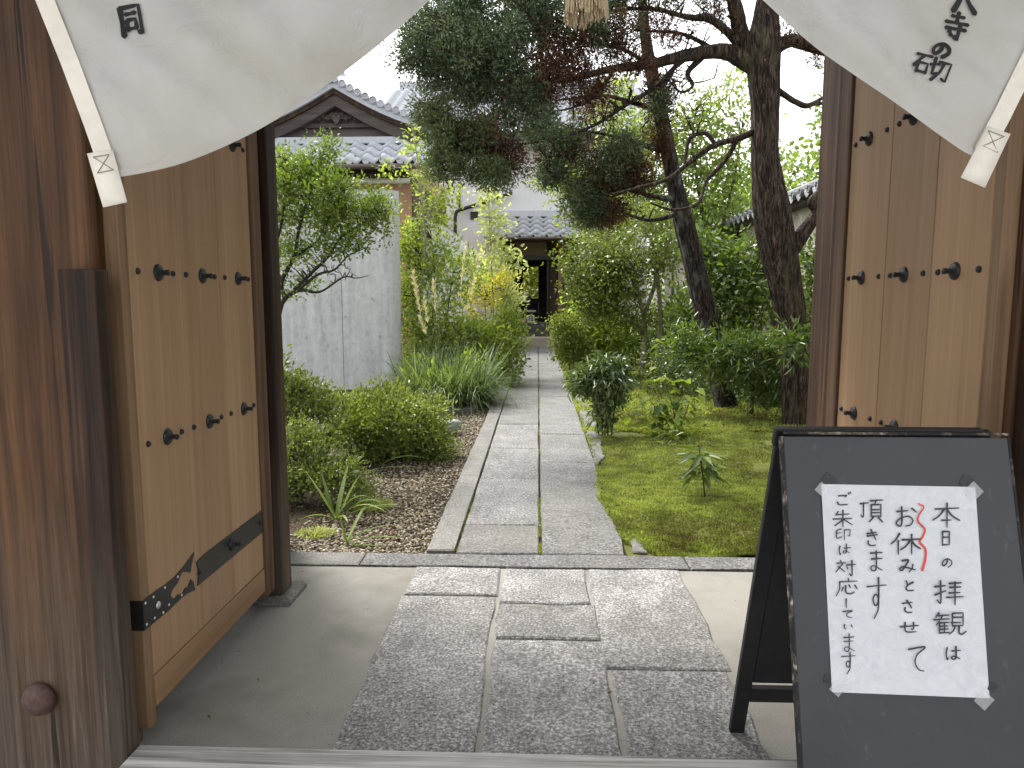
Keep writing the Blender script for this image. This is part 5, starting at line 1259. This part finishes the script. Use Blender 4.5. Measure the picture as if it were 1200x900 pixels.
bl = [blob(697, 318, Ym, 30, 30, 50), blob(715, 335, Ym, 36, 28, 52), blob(725, 305, Ym - .3, 30, 26, 26), blob(740, 290, Ym, 40, 24, 22), blob(690, 292, Ym + .2, 18, 18, 12), blob(705, 362, Ym, 36, 16, 24), blob(782, 310, Ym, 26, 30, 18), blob(770, 262, Ym, 34, 18, 16), blob(740, 375, Ym, 30, 14, 14), blob(664, 305, Ym, 6, 8, 3), blob(680, 345, Ym, 12, 16, 8)]
cs, out = clumps(bl, .2)
branch_part(t, stems, m_twigpale, 'trunk', 8, .06, (cs, .008))
leaf_cloud(cs, out, 52, .15, .058, .031, 'foliage', m_azalea, t, 'diamond', .3, .5, .8, vbase=.05)
# airy maple behind
t = plant('maple_tree', G(835, 415), 'airy light green maple standing between the two conifer trunks', 'tree')
Yp = 15.5
stems = [[(838, 420, Yp, .07), (835, 350, Yp, .06), (830, 290, Yp, .05), (820, 230, Yp, .035), (812, 170, Yp, .02), (815, 130, Yp, .01)], [(832, 300, Yp, .04), (850, 250, Yp, .03), (862, 200, Yp, .02), (868, 160, Yp, .01)], [(830, 290, Yp, .035), (805, 250, Yp, .025), (785, 210, Yp, .012)], [(835, 340, Yp, .035), (865, 300, Yp, .025), (900, 250, Yp, .018), (925, 215, Yp, .01), (940, 190, Yp, .006)]]
bl = [blob(815, 135, Yp, 34, 36, 34), blob(850, 150, Yp, 34, 40, 30), blob(800, 190, Yp, 34, 30, 36), blob(845, 205, Yp, 40, 28, 44), blob(825, 245, Yp, 40, 26, 40), blob(865, 110, Yp, 14, 26, 8), blob(790, 240, Yp, 30, 26, 24), blob(870, 255, Yp, 24, 24, 20), blob(925, 205, Yp, 10, 16, 5), blob(765, 150, Yp, 30, 36, 20), blob(755, 210, Yp, 34, 34, 24), blob(835, 285, Yp, 40, 20, 26)]
cs, out = clumps(bl, .15)
branch_part(t, stems, m_twig, 'trunk', 7, .06, (cs, .009))
leaf_cloud(cs, out, 18, .24, .10, .045, 'foliage', m_maple, t, 'oval', up=-.1, outw=.4, rnd=.8, flat=.75, vbase=.05)
# lime tree glimpsed behind the conifers
bush('lime_tree', G(700, 412), 'lime-green leafy tree glimpsed behind the conifer sprays near the hall', 'tree',
     [blob(660, 205, 17, 22, 20, 20), blob(690, 230, 17, 30, 26, 30), blob(720, 130, 17, 34, 30, 24), blob(740, 250, 17, 40, 30, 40), blob(700, 270, 17, 34, 24, 26), blob(745, 180, 17, 30, 34, 26)], m_maple, 26, .2, .10, .05,
     [[(722, 412, 17, .09), (720, 320, 17, .075), (715, 250, 17, .05), (718, 170, 17, .03), (720, 120, 17, .012)], [(717, 270, 17, .04), (690, 230, 17, .025), (662, 205, 17, .01)]], m_twig, shape='oval', vbase=.15)
# camellias and broad evergreens by the wall
bush('camellia', G(880, 440), 'glossy dark-leaved camellia filling the space between the two conifer trunks', 'shrub',
     [blob(855, 310, 12, 36, 30, 28), blob(875, 350, 11.8, 34, 30, 28), blob(835, 345, 12, 24, 30, 18), blob(850, 390, 11.8, 34, 24, 22), blob(895, 305, 12, 20, 26, 18), blob(830, 290, 12.2, 24, 22, 20)], m_glossy, 22, .14, .10, .045,
     [[(882, 440, 12, .03), (878, 390, 12, .025), (880, 340, 12, .018), (870, 300, 12, .01)], [(878, 400, 12, .02), (855, 360, 12, .014), (845, 310, 12, .008)]], m_twigdark, shape='oval', up=0)
bush('camellia', G(960, 460), 'glossy leafy shrub squeezed between the big conifer and the right door leaf', 'shrub',
     [blob(960, 312, 9.8, 22, 22, 18), blob(955, 360, 9.8, 24, 34, 26), blob(975, 340, 9.8, 24, 36, 20), blob(960, 420, 9.8, 26, 40, 30), blob(975, 470, 9.6, 24, 30, 26)], m_glossy, 24, .11, .075, .036,
     [[(962, 470, 9.8, .025), (958, 400, 9.8, .02), (962, 330, 9.8, .012), (955, 290, 9.8, .006)]], m_twigdark, shape='oval', up=.1)
bush('spreading_shrub', G(880, 480), 'spreading evergreen with narrow leaves at waist height beneath the conifers', 'shrub',
     [blob(835, 415, 9.0, 36, 14, 17), blob(875, 412, 8.8, 38, 14, 22), blob(905, 425, 8.7, 28, 20, 16), blob(860, 438, 8.9, 38, 12, 11), blob(800, 405, 9.2, 24, 14, 16), blob(930, 405, 7.85, 14, 16, 10), blob(905, 455, 8.9, 24, 16, 16)], m_glossy, 24, .10, .10, .022,
     [[(880, 485, 9, .03), (882, 450, 9, .022), (870, 425, 9, .012), (845, 415, 9, .006)], [(882, 455, 9, .018), (905, 430, 8.8, .01), (935, 408, 7.9, .005)], [(978, 385, 7.8, .008), (955, 402, 7.8, .006), (930, 415, 7.85, .004)], [(880, 440, 9, .012), (830, 425, 9, .008), (800, 408, 9.2, .004)]], m_twig, shape='oval', up=.1, bend=.3)
bush('dark_undergrowth', G(890, 480), 'shadowy small-leaved shrub under the trees by the foot of the big conifer', 'shrub',
     [blob(890, 455, 10, 36, 26, 44), blob(840, 445, 10.6, 34, 24, 36), blob(925, 470, 9.6, 26, 22, 24), blob(790, 430, 11.2, 40, 30, 44), blob(960, 485, 8.9, 18, 22, 14)], m_darkleaf, 28, .13, .05, .025,
     [[(890, 485, 10, .02), (888, 450, 10, .012)], [(845, 475, 10.5, .02), (840, 440, 10.5, .01)], [(795, 465, 11, .02), (790, 425, 11.1, .01)]], m_twigdark)
bush('hedge_shrub', G(800, 430), 'dark green shrub mass in front of the plaster wall behind the leaning conifer', 'shrub',
     [blob(815, 370, 13.5, 40, 40, 50), blob(785, 390, 13.8, 34, 34, 40), blob(900, 370, 13, 30, 34, 26), blob(760, 405, 14, 34, 24, 30)], m_glossy, 26, .16, .08, .04,
     [[(815, 430, 13.5, .03), (815, 380, 13.5, .02), (812, 340, 13.5, .01)]], m_twigdark, shape='oval')

# nandina column by the path
t = plant('nandina', G(710, 514), 'dark green nandina with tiers of drooping narrow leaves on the moss beside the path', 'shrub')
Yn = 7.85
sk = []
for (x0, x1, yt) in ((706, 704, 440), (712, 716, 432), (702, 694, 450), (716, 724, 446), (709, 710, 430)):
    sk += branch_part(t, [[(x0, 514, Yn, .008), ((x0 + x1) / 2, 480, Yn, .007), (x1, yt, Yn, .005)]], m_twigdark, 'stem', 6)
bl = [blob(700, 442, Yn, 24, 11, 30), blob(722, 445, Yn, 18, 12, 22), blob(684, 450, Yn, 12, 10, 12), blob(712, 428, Yn, 20, 9, 18), blob(708, 472, Yn, 12, 12, 12), blob(706, 492, Yn, 9, 9, 6), blob(718, 462, Yn, 10, 9, 8)]
cs, out = clumps(bl, .2); mb = MB(); twigs(mb, sk, cs, .003); mb.build('twig', m_twigdark, t)['kind'] = 'stuff'
leaf_cloud(cs, out, 18, .055, .075, .02, 'foliage', m_darkleaf, t, 'oval', up=-.55, outw=.8, rnd=.5, bend=.35, vbase=.2)

# saplings whose broad leaves are separate parts
leaf_me = {}
def single_leaf(key, mat, fold=.25, bend=.25):
    if key in leaf_me: return leaf_me[key]
    me = leaf_mesh('leaf', np.zeros((1, 3)), np.array([[0, 1., 0]]), np.array([[0, 0, 1.]]), 1.0, key[1], np.array([key[2]]), 'oval', fold, bend)
    me.materials.append(mat); leaf_me[key] = me; return me
def put_leaf(root, mat, pos, d, L, wr, var):
    me = single_leaf((mat.name, wr, round(var * 4) / 4), mat)
    d = Vector(d).normalized(); up = Vector((random.gauss(0, .25), random.gauss(0, .25), 1)); x = d.cross(up).normalized(); z = x.cross(d)
    m = Matrix((x, d, z)).transposed().to_4x4()
    o = bpy.data.objects.new('leaf', me); o.location = Vector(pos); o.rotation_euler = m.to_euler(); o.scale = (L, L, L)
    COL.objects.link(o); o.parent = root; o.matrix_parent_inverse = Matrix.Translation(-Vector(root.location))
# small sapling on the moss
c = G(826, 580); Ysp = c[1]
t = plant('young_sapling', c, 'small young sapling with a tuft of narrow leaves standing alone on the moss', 'sapling')
sk = branch_part(t, [[(826, 582, Ysp, .006), (824, 562, Ysp, .005), (821, 540, Ysp, .004), (819, 522, Ysp, .003)], [(822, 548, Ysp, .003), (832, 540, Ysp, .002), (838, 548, Ysp, .0015)]], m_twigdark, 'stem', 6)
for i in range(40):
    f = rng.uniform(.42, 1); p = np.array(sk[int(f * 14)]); a = i * 2.4 + rng.uniform(-.3, .3)
    d = (math.cos(a), math.sin(a), rng.uniform(-.45, .35)); put_leaf(t, m_glossy, p, d, rng.uniform(.18, .28), .2, rng.uniform(.4, 1))
for i in range(9):
    p = P(834, 548, Ysp); a = i * 2.2; put_leaf(t, m_glossy, p, (math.cos(a), math.sin(a), -.9), rng.uniform(.08, .14), .22, rng.uniform(.3, 1))
# broad light-green leaves
c = G(790, 512); Yv = c[1]
t = plant('broadleaf_sapling', c, 'young shrub with broad translucent light green leaves in front of the leaning trunk', 'shrub')
vs_ = [[(792, 514, Yv, .01), (790, 485, Yv, .008), (782, 455, Yv, .006), (775, 432, Yv, .003)], [(790, 510, Yv, .008), (775, 485, Yv, .006), (760, 468, Yv, .003)], [(794, 510, Yv, .008), (805, 480, Yv, .006), (812, 455, Yv, .003)], [(788, 490, Yv, .006), (770, 500, Yv, .004), (745, 488, Yv, .002)]]
sk = branch_part(t, vs_, m_twiggreen, 'stem', 6)
for i in range(150):
    p = np.array(sk[rng.integers(3, len(sk))]) + rng.normal(size=3) * .06; a = rng.uniform(0, 2*PI)
    put_leaf(t, m_fresh, p, (math.cos(a), math.sin(a), rng.uniform(-.6, .3)), rng.uniform(.09, .19), rng.choice([.5, .62]), rng.uniform(0, .9))
c = G(765, 520); t = plant('fern_seedling', c, 'low pale seedling with narrow drooping leaves at the shaded edge of the moss', 'seedling')
cc = G(790, 522)
for i in range(26):
    a = rng.uniform(0, 2*PI); put_leaf(t, m_glossy, cc + np.array([rng.normal() * .09, rng.normal() * .08, rng.uniform(.0, .16)]), (math.cos(a), math.sin(a), rng.uniform(-.2, .4)), rng.uniform(.07, .14), .24, rng.uniform(.2, 1))
MB().tube([cc + np.array([0, 0, -.04]), cc + np.array([.01, 0, .1])], .004, 6).build('stem', m_twiggreen, t)
# ------------------------------------------------------------------ conifers
def sprays(root, bl, mat, name, per=120, cr=.135, L=.045, W=.014, inner=.25, dens=1.15):
    # every spray is a rounded tuft: short scale-like shoots standing out of its shell
    out_c, V = [], []
    for c, R, n in bl:
        n = max(1, int(n * dens)); d = unit(rng.normal(size=(n, 3))); rr = rng.uniform(inner ** 2, 1, (n, 1)) ** .5 * np.where(rng.uniform(size=(n, 1)) < .25, rng.uniform(1.0, 1.45, (n, 1)), rng.uniform(.8, 1.1, (n, 1))); out_c.append(c + d * rr * R)
    cs = np.concatenate(out_c); n = len(cs)
    rad = cr * rng.uniform(.55, 1.3, n); ax = unit(rng.normal(size=(n, 3)) + np.array([0, 0, .6])); lng = rng.uniform(1.0, 1.7, n)
    k = per; u = unit(rng.normal(size=(n * k, 3))); C_ = np.repeat(cs, k, 0); A_ = np.repeat(ax, k, 0); Rr = np.repeat(rad, k)[:, None]
    al = (u * A_).sum(1, keepdims=True); loc = (u + A_ * al * (np.repeat(lng, k)[:, None] - 1)) * Rr * rng.uniform(.45, 1.0, (n * k, 1))
    d = unit(loc) * 1.0 + A_ * .45 + rng.normal(size=u.shape) * .45
    nr = rng.normal(size=u.shape) + unit(loc) * .3
    var = np.clip(np.repeat(rng.uniform(0, .55, n), k) + rng.uniform(0, .45, n * k), 0, 1)
    sc = np.repeat(rad / cr, k) ** .5
    me = leaf_mesh(name, C_ + loc, d, nr, L * sc * rng.uniform(.6, 1.5, n * k), W * rng.uniform(.7, 1.3, n * k), var, 'diamond', .2, .1)
    o = link(name, me, mat, root); o['kind'] = 'stuff'; return cs
Y1 = 8.3
t1 = plant('conifer', G(934, 506), 'large conifer with thick straight reddish trunk whose branches reach left across the path', 'tree', 'conifers over the path')
trunk1 = [(938, 522, Y1, .25), (935, 500, Y1, .205), (932, 450, Y1, .185), (929, 400, Y1, .18), (922, 345, Y1, .195), (912, 290, Y1, .235), (904, 245, Y1, .22), (896, 190, Y1, .17), (896, 130, Y1, .165), (894, 90, Y1, .185), (893, 55, Y1, .20), (897, 15, Y1, .15), (905, -40, Y1, .12), (908, -140, Y1, .08)]
def knobbly(name, ln, mat, root, sides=18, n=14):
    sides = 56; ln = [(a, b, c, q * .87) for a, b, c, q in ln]
    p, r = pxline(ln, n); mb = MB(); mb.tube(p, r, sides)
    V = np.array(mb.v); k = len(p)
    for i in range(k):
        for j in range(sides):
            q = V[i*sides+j]; c_ = np.array(p[i]); a = 2*PI*j/sides
            f = 1 + .07 * math.sin(3*a + 1.3) + .05 * math.sin(5*a + p[i][2] * 1.5) + .028 * math.sin(13*a + 2.2 * math.sin(p[i][2] * 2.1) + p[i][2]) + .02 * math.sin(23*a + 3 * math.sin(p[i][2] * 3.3 + a) - 2 * p[i][2]) + .05 * float(fbm(np.array([a * 2.0]), np.array([p[i][2] * 3]), 1.5, 50)[0])
            V[i*sides+j] = c_ + (q - c_) * f
    mb.v = [tuple(v) for v in V]
    smooth(mb.build(name, mat, root)); return list(p)
sk1 = knobbly('trunk', trunk1, m_bark, t1, 22)
limbs1 = [
 [(893, 82, Y1, .13), (868, 68, Y1, .10), (842, 60, Y1 - .05, .08), (800, 66, Y1 - .2, .065), (760, 76, Y1 - .3, .05), (720, 80, Y1 - .4, .04), (672, 92, Y1 - .5, .028), (620, 100, Y1 - .6, .015), (560, 98, Y1 - .6, .006)],
 [(880, 66, Y1, .1), (868, 40, Y1, .09), (862, 10, Y1 - .1, .08), (850, -30, Y1 - .2, .06), (820, -70, Y1 - .3, .04)],
 [(866, 52, Y1, .05), (850, 35, Y1 - .1, .045), (830, 22, Y1 - .2, .04), (805, 20, Y1 - .2, .03), (760, 10, Y1 - .3, .02), (700, 15, Y1 - .4, .01)],
 [(900, 62, Y1, .09), (925, 48, Y1, .07), (948, 54, Y1, .06), (975, 62, Y1, .045), (1010, 58, Y1, .03)],
 [(910, 105, Y1, .035), (930, 118, Y1, .032), (946, 124, Y1, .032), (962, 116, Y1, .02), (985, 105, Y1, .014)],
 [(944, 124, Y1, .024), (965, 121, Y1, .02), (985, 128, Y1, .016)],
 [(922, 300, Y1, .10), (938, 278, Y1, .085), (956, 252, Y1, .07), (962, 246, Y1, .065), (952, 238, Y1, .06), (960, 228, Y1, .055), (985, 205, Y1, .05)],
 [(888, 152, Y1, .04), (866, 162, Y1, .038), (842, 168, Y1, .034), (824, 178, Y1 - .05, .03), (806, 192, Y1 - .1, .026), (782, 210, Y1 - .2, .022), (748, 220, Y1 - .3, .016), (715, 228, Y1 - .3, .008)],
 [(838, 169, Y1, .026), (828, 157, Y1, .025), (814, 158, Y1, .024), (806, 168, Y1, .022), (802, 196, Y1 - .1, .015)],
 [(864, 163, Y1, .03), (850, 188, Y1, .026), (828, 212, Y1, .022), (818, 238, Y1 - .1, .02), (790, 246, Y1 - .2, .016), (762, 238, Y1 - .2, .01)],
 [(800, 68, Y1 - .2, .03), (770, 100, Y1 - .3, .024), (735, 122, Y1 - .4, .02), (690, 150, Y1 - .5, .016), (640, 165, Y1 - .6, .012), (590, 168, Y1 - .7, .008), (540, 155, Y1 - .7, .004)],
 [(828, 62, Y1 - .1, .04), (806, 85, Y1 - .1, .03), (812, 100, Y1 - .1, .018), (798, 108, Y1 - .1, .014), (785, 95, Y1 - .1, .008)],
 [(760, 76, Y1 - .3, .024), (730, 58, Y1 - .3, .02), (690, 50, Y1 - .4, .014), (640, 40, Y1 - .5, .008)],
 [(720, 80, Y1 - .4, .02), (700, 110, Y1 - .4, .016), (665, 128, Y1 - .5, .01), (620, 130, Y1 - .5, .005)],
 [(840, 60, Y1, .03), (800, 40, Y1 - .1, .02), (750, 36, Y1 - .2, .012)]]
for ln in limbs1:
    p, r = pxline(ln, 5); mb = MB(); mb.tube(p, r, 9, .07); smooth(mb.build('limb', m_bark, t1)); sk1 += list(p)
cy = Y1 - .6
green1 = [blob(500, 40, cy, 34, 34, 40), blob(540, 12, cy, 48, 36, 60), blob(585, 50, cy, 48, 40, 74), blob(508, 80, cy, 34, 20, 28), blob(555, 100, cy, 44, 24, 46), blob(610, 105, cy, 30, 22, 28), blob(640, 12, cy + .1, 54, 34, 60), blob(540, 58, cy - .2, 40, 28, 38), blob(478, 66, cy, 14, 14, 9), blob(630, -40, cy, 120, 40, 70), blob(740, -20, cy + .2, 60, 30, 40), blob(800, -30, cy + .4, 60, 26, 30), blob(870, -40, Y1 + .2, 60, 22, 20), blob(700, 30, cy + .2, 34, 26, 18), blob(630, 150, cy, 20, 22, 12), blob(588, 140, cy, 16, 14, 8)]
c1 = sprays(t1, green1, m_conif, 'green_sprays')
low1 = [blob(505, 130, cy - .1, 22, 18, 22), blob(530, 165, cy - .1, 34, 26, 36), blob(525, 195, cy - .1, 34, 16, 24), blob(575, 200, cy - .1, 34, 16, 24), blob(560, 150, cy - .1, 24, 16, 18)]
c2 = sprays(t1, low1, m_conif2, 'pale_sprays', 100, .115, dens=1.15)
brown1 = [blob(650, 75, cy + .2, 48, 40, 70), blob(615, 112, cy + .2, 40, 22, 36), blob(710, 40, cy + .3, 50, 30, 40), blob(690, 100, cy + .2, 40, 22, 20), blob(770, 30, cy + .4, 40, 22, 20), blob(570, 165, cy, 34, 26, 40), blob(595, 190, cy, 22, 18, 20), blob(570, 78, cy + .2, 36, 26, 24), blob(520, 35, cy - .1, 18, 12, 8), blob(835, 14, Y1, 26, 20, 12), blob(930, 40, Y1, 24, 9, 9), blob(965, 66, Y1, 14, 8, 5), blob(740, 75, cy + .2, 30, 12, 10)]
c3 = sprays(t1, brown1, m_brown, 'dead_sprays', 80, .13, .055, .011, .1, 1.3)
c4 = sprays(t1, [blob(548, 55, cy - .25, 22, 14, 10), blob(520, 52, cy - .25, 10, 6, 3)], m_rustl, 'rusty_sprays', 80, .06, .035, .010, dens=1)
mb = MB(); twigs(mb, sk1, np.concatenate([c1[::5], c2[::2], c3[::2], clumps([blob(760, 90, Y1 - .3, 80, 50, 60), blob(820, 40, Y1 - .1, 50, 40, 30), blob(700, 120, Y1 - .4, 60, 40, 40)], .1)[0]]), .011, .05); smooth(mb.build('twig', m_bark, t1))['kind'] = 'stuff'

Y2 = 9.9
t2 = plant('conifer', G(850, 480), 'slimmer conifer with dark trunk leaning left and lichen on its shaded side', 'tree', 'conifers over the path')
trunk2 = [(856, 492, Y2, .22), (850, 478, Y2, .175), (842, 440, Y2, .155), (832, 390, Y2, .16), (825, 360, Y2, .165), (814, 315, Y2, .155), (803, 270, Y2, .15), (793, 230, Y2, .125), (785, 190, Y2, .115), (775, 140, Y2, .105), (765, 95, Y2, .095), (756, 40, Y2, .08), (750, -40, Y2, .06)]
sk2 = knobbly('trunk', trunk2, m_bark2, t2, 20)
for ln in [[(782, 178, Y2, .05), (755, 170, Y2 - .3, .035), (720, 160, Y2 - .5, .02), (670, 150, Y2 - .6, .01)], [(795, 235, Y2, .045), (765, 230, Y2 - .3, .03), (730, 222, Y2 - .5, .02), (690, 225, Y2 - .6, .012), (650, 208, Y2 - .7, .006)], [(772, 130, Y2, .04), (740, 120, Y2 - .2, .03), (705, 112, Y2 - .4, .02), (650, 118, Y2 - .5, .01)], [(798, 250, Y2, .035), (760, 258, Y2 - .2, .024), (720, 246, Y2 - .4, .016), (680, 240, Y2 - .5, .008)], [(768, 110, Y2, .04), (790, 80, Y2 - .1, .03), (820, 60, Y2 - .2, .02)]]:
    p, r = pxline(ln, 5); mb = MB(); mb.tube(p, r, 8, .07); smooth(mb.build('limb', m_bark2, t2)); sk2 += list(p)
cy = Y2 - .6
c1 = sprays(t2, [blob(650, 205, cy, 22, 12, 16), blob(685, 240, cy, 26, 18, 26), blob(660, 165, cy, 28, 16, 24), blob(630, 155, cy, 16, 14, 10), blob(715, 195, cy, 26, 26, 26), blob(695, 250, cy, 20, 12, 14), blob(740, 170, cy, 16, 20, 12), blob(770, 120, cy + .2, 10, 14, 7)], m_conif, 'green_sprays', 110, .15, .05, .015, dens=1.3)
c2 = sprays(t2, [blob(708, 212, cy + .1, 34, 30, 40), blob(745, 200, cy + .1, 26, 30, 34), blob(712, 252, cy + .1, 26, 14, 20), blob(670, 180, cy + .1, 26, 14, 16), blob(772, 105, cy + .3, 24, 26, 20), blob(772, 160, Y2 - .1, 14, 34, 20), blob(690, 130, cy + .2, 26, 14, 12), blob(640, 185, cy + .1, 16, 12, 8)], m_brown, 'dead_sprays', 80, .15, .06, .013, .1, 1.25)
mb = MB(); twigs(mb, sk2, np.concatenate([c1[::3], c2[::2], clumps([blob(730, 235, Y2 - .4, 60, 30, 60)], .1)[0]]), .011, .05); smooth(mb.build('twig', m_bark2, t2))['kind'] = 'stuff'

# wooded rise and trees in the distance
def far_wood():
    cs, out = clumps([(np.array([x, 44 + 3 * math.sin(x), 1.5 + h * .5]), np.array([4.2, 3, h * .62]), 150) for x, h in ((10, 6), (14, 8.5), (18, 11.2), (22, 12.5), (27, 12), (33, 11), (40, 10))], .4)
    return cs, out
cs, out = far_wood()
o = leaf_cloud(cs, out, 26, .55, .32, .2, 'distant_wood', m_far, None, 'diamond', .3); o['kind'] = 'stuff'
# a few leaves fallen on the gate floor
for (px, py, lb) in ((301, 796, 'green-brown leaf fallen on the concrete floor near the left door leaf'), (242, 840, 'tiny dry leaf scrap on the concrete close to the sill'), (718, 812, 'brown acorn-coloured leaf curled in the joint of the paving by the signboard')):
    c = G(px, py, .004)
    a = rng.uniform(0, 6.28)
    o = link('fallen_leaf', leaf_mesh('fallen_leaf', c[None] + np.array([[0, 0, .004]]), np.array([[math.cos(a), math.sin(a), .2]]), np.array([[.2, .1, 1]]), .022, .012, np.array([.5]), 'oval', .5, .5), m_litter if px != 301 else m_darkleaf)
    tag(o, lb, 'leaf')
